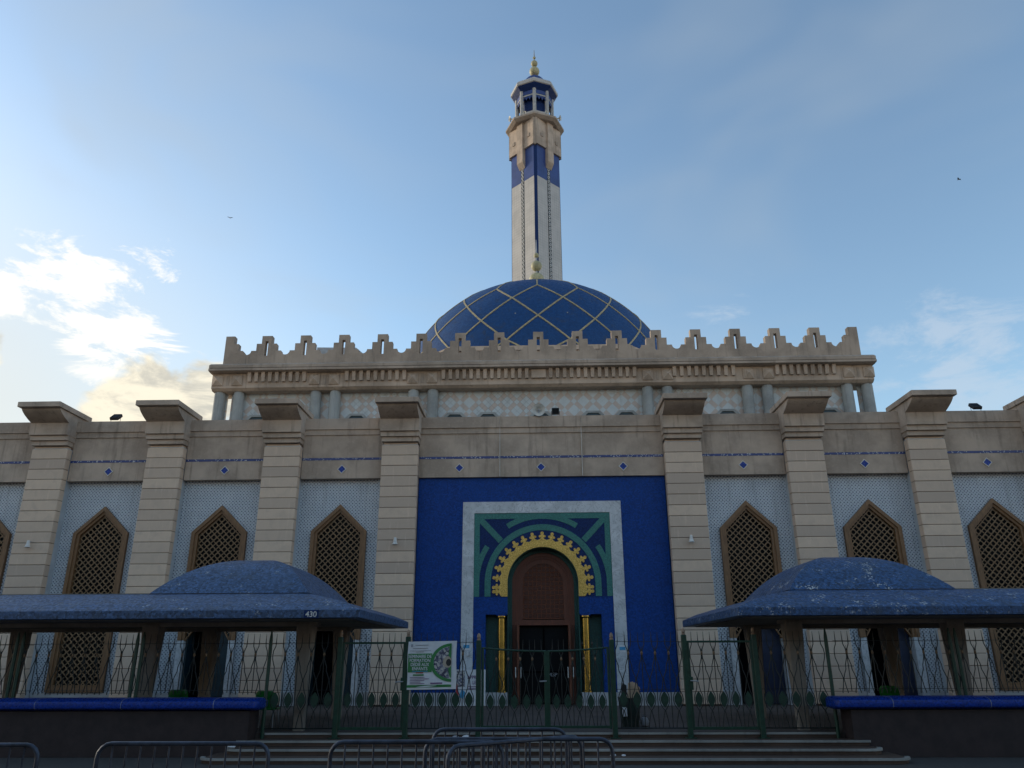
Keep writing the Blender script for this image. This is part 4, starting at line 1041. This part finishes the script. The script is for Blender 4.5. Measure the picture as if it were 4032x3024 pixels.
def flood(loc, w, h, tilt, label):
    t_ = thing('floodlight', label, 'floodlight', loc, 0, 'floodlights on the parapet')
    Rm = Matrix.Rotation(tilt, 4, 'X')
    me = MB().cbox(-w/2, w/2, -.05, .05, -h/2, h/2, .01).mesh('housing', BLACKM); me.transform(Matrix.Translation((0, 0, h/2+.06)) @ Rm); new_obj('housing', me, t_)
    me = MB().box(-w/2+.02, w/2-.02, -.058, -.051, -h/2+.02, h/2-.02).mesh('lens', GLASS); me.transform(Matrix.Translation((0, 0, h/2+.06)) @ Rm); new_obj('lens', me, t_)
    new_obj('bracket', MB().tube([(-w/2-.012, 0, h/2+.06), (-w/2-.012, 0, 0), (w/2+.012, 0, 0), (w/2+.012, 0, h/2+.06)], .009, 5).mesh('bracket', BLACKM), t_)
flood((.475, .25, 8.625), .23, .20, .0, 'small black floodlight next to the horn above the portal')
flood((-13.43, .45, 8.625), .27, .30, -.9, 'tilted floodlight on the parapet at the far left'); flood((13.37, .45, 8.625), .27, .30, -.9, 'tilted floodlight on the parapet at the far right')

# ================================================================== CROWD BARRIERS
def barrier(x, d, length, yaw, label, H=.935):
    t_ = thing('crowd_barrier', label, 'barrier', (x, -22.5+d, 0), yaw, 'crowd barriers in front of the steps')
    h, r = length/2, .11
    pts = [(-h, 0, .12), (-h, 0, H-r)]+[(-h+r-r*cos(radians(a)), 0, H-r+r*sin(radians(a))) for a in (22, 45, 68, 90)]+[(h-r+r*sin(radians(a)), 0, H-r+r*cos(radians(a))) for a in (0, 22, 45, 68)]+[(h, 0, H-r), (h, 0, .12)]
    new_obj('frame', MB().tube(pts, .0185, 10).mesh('frame', GALV, True), t_)
    new_obj('bottom_rail', MB().tube([(-h, 0, .16), (h, 0, .16)], .016, 8).mesh('bottom_rail', GALV, True), t_)
    n = max(6, round(length/.125)); bm_ = MB().tube([(0, 0, .16), (0, 0, H-.012)], .0085, 6).mesh('bar', GALV, True)
    for k in range(1, n): new_obj('bar', bm_, t_, (-h+length*k/n, 0, 0))
    for s in (-1, 1): new_obj('foot', MB().tube([(s*(h-.12), -.28, .015), (s*(h-.12), -.12, .10), (s*(h-.12), .12, .10), (s*(h-.12), .28, .015)], .014, 6).mesh('foot', GALV, True), t_)
def bar_at(sl, sr, d, label, yaw=0, length=None):
    x0, x1 = -.202+sl*d, -.202+sr*d; barrier((x0+x1)/2, d, length or (x1-x0), yaw, label)
bar_at(-.810, -.5994, 7.1, 'crowd barrier cut off by the left edge of the picture')
bar_at(-.527, -.3205, 7.2, 'crowd barrier in front of the left boundary wall')
bar_at(-.2465, -.0422, 7.32, 'crowd barrier left of centre, nearest of the overlapping four')
bar_at(-.1338, .0874, 7.56, 'long crowd barrier at centre, reaching furthest right')
bar_at(-.1247, .0336, 8.55, 'crowd barrier at centre standing furthest back, highest in the picture')
bar_at(-.1004, .0539, 7.40, 'crowd barrier turned askew amid the overlapping centre barriers', radians(38), 1.45)

# ================================================================== BIRDS
def bird(px, py, dist, label):
    S = 4032/2212; d = (fw*3030+CAMR*(px*S-2016)-CAMU*(py*S-1512)).normalized(); p = Vector((-.202, -22.5, 1.63))+d*dist
    t_ = thing('bird', label, 'bird', tuple(p), random.uniform(0, 3), 'birds in the sky')
    new_obj('body', MB().tube([(-.22, 0, 0), (-.1, 0, .02), (.1, 0, .03), (.2, 0, .04)], [.01, .05, .05, .012], 8).mesh('body', BLACKM, True), t_)
    for s in (-1, 1):
        new_obj('wing', MB().add([(.08, 0, .04), (-.08, 0, .04), (-.10, s*.22, .12), (.04, s*.24, .12), (-.12, s*.46, .08), (.08, 0, .02), (-.08, 0, .02), (-.10, s*.22, .10), (.04, s*.24, .10), (-.12, s*.46, .07)],
                                 [(0, 1, 2, 3), (3, 2, 4), (8, 7, 6, 5), (9, 7, 8), (0, 3, 8, 5), (3, 4, 9, 8), (1, 2, 7, 6), (2, 4, 9, 7)]).mesh('wing', BLACKM), t_)
bird(2071, 388, 110, 'dark bird high in the sky on the right'); bird(497, 471, 130, 'tiny dark bird in the sky left of the minaret')

# ================================================================== UNSEEN FRONTAGE ADDED TO BLOCK LOW SKY LIGHT
TERR = m_concrete('sky_block_render', (.30, .25, .20), .5)
tw = MB(); x = -75.0
while x < 75:
    w_ = random.uniform(9, 14); h_ = random.uniform(10.0, 13.0); yf = -40+random.uniform(-.4, .4); tw.box(x, x+w_-.3, -52, yf, .004, h_); tw.box(x-.1, x+w_-.2, -52, yf+.25, h_+.003, h_+.25)
    for fl in range(3):
        for q in range(3):
            wx = x+w_*(q+.5)/3; z_ = .9+fl*3.3
            tw.box(wx-.65, wx+.65, yf+.002, yf+.08, z_, z_+.1); tw.box(wx-.55, wx-.45, yf+.002, yf+.06, z_+.1, z_+1.6); tw.box(wx+.45, wx+.55, yf+.002, yf+.06, z_+.1, z_+1.6)
    x += w_
terr = struct(tw.build('sky_block_frontage', TERR))
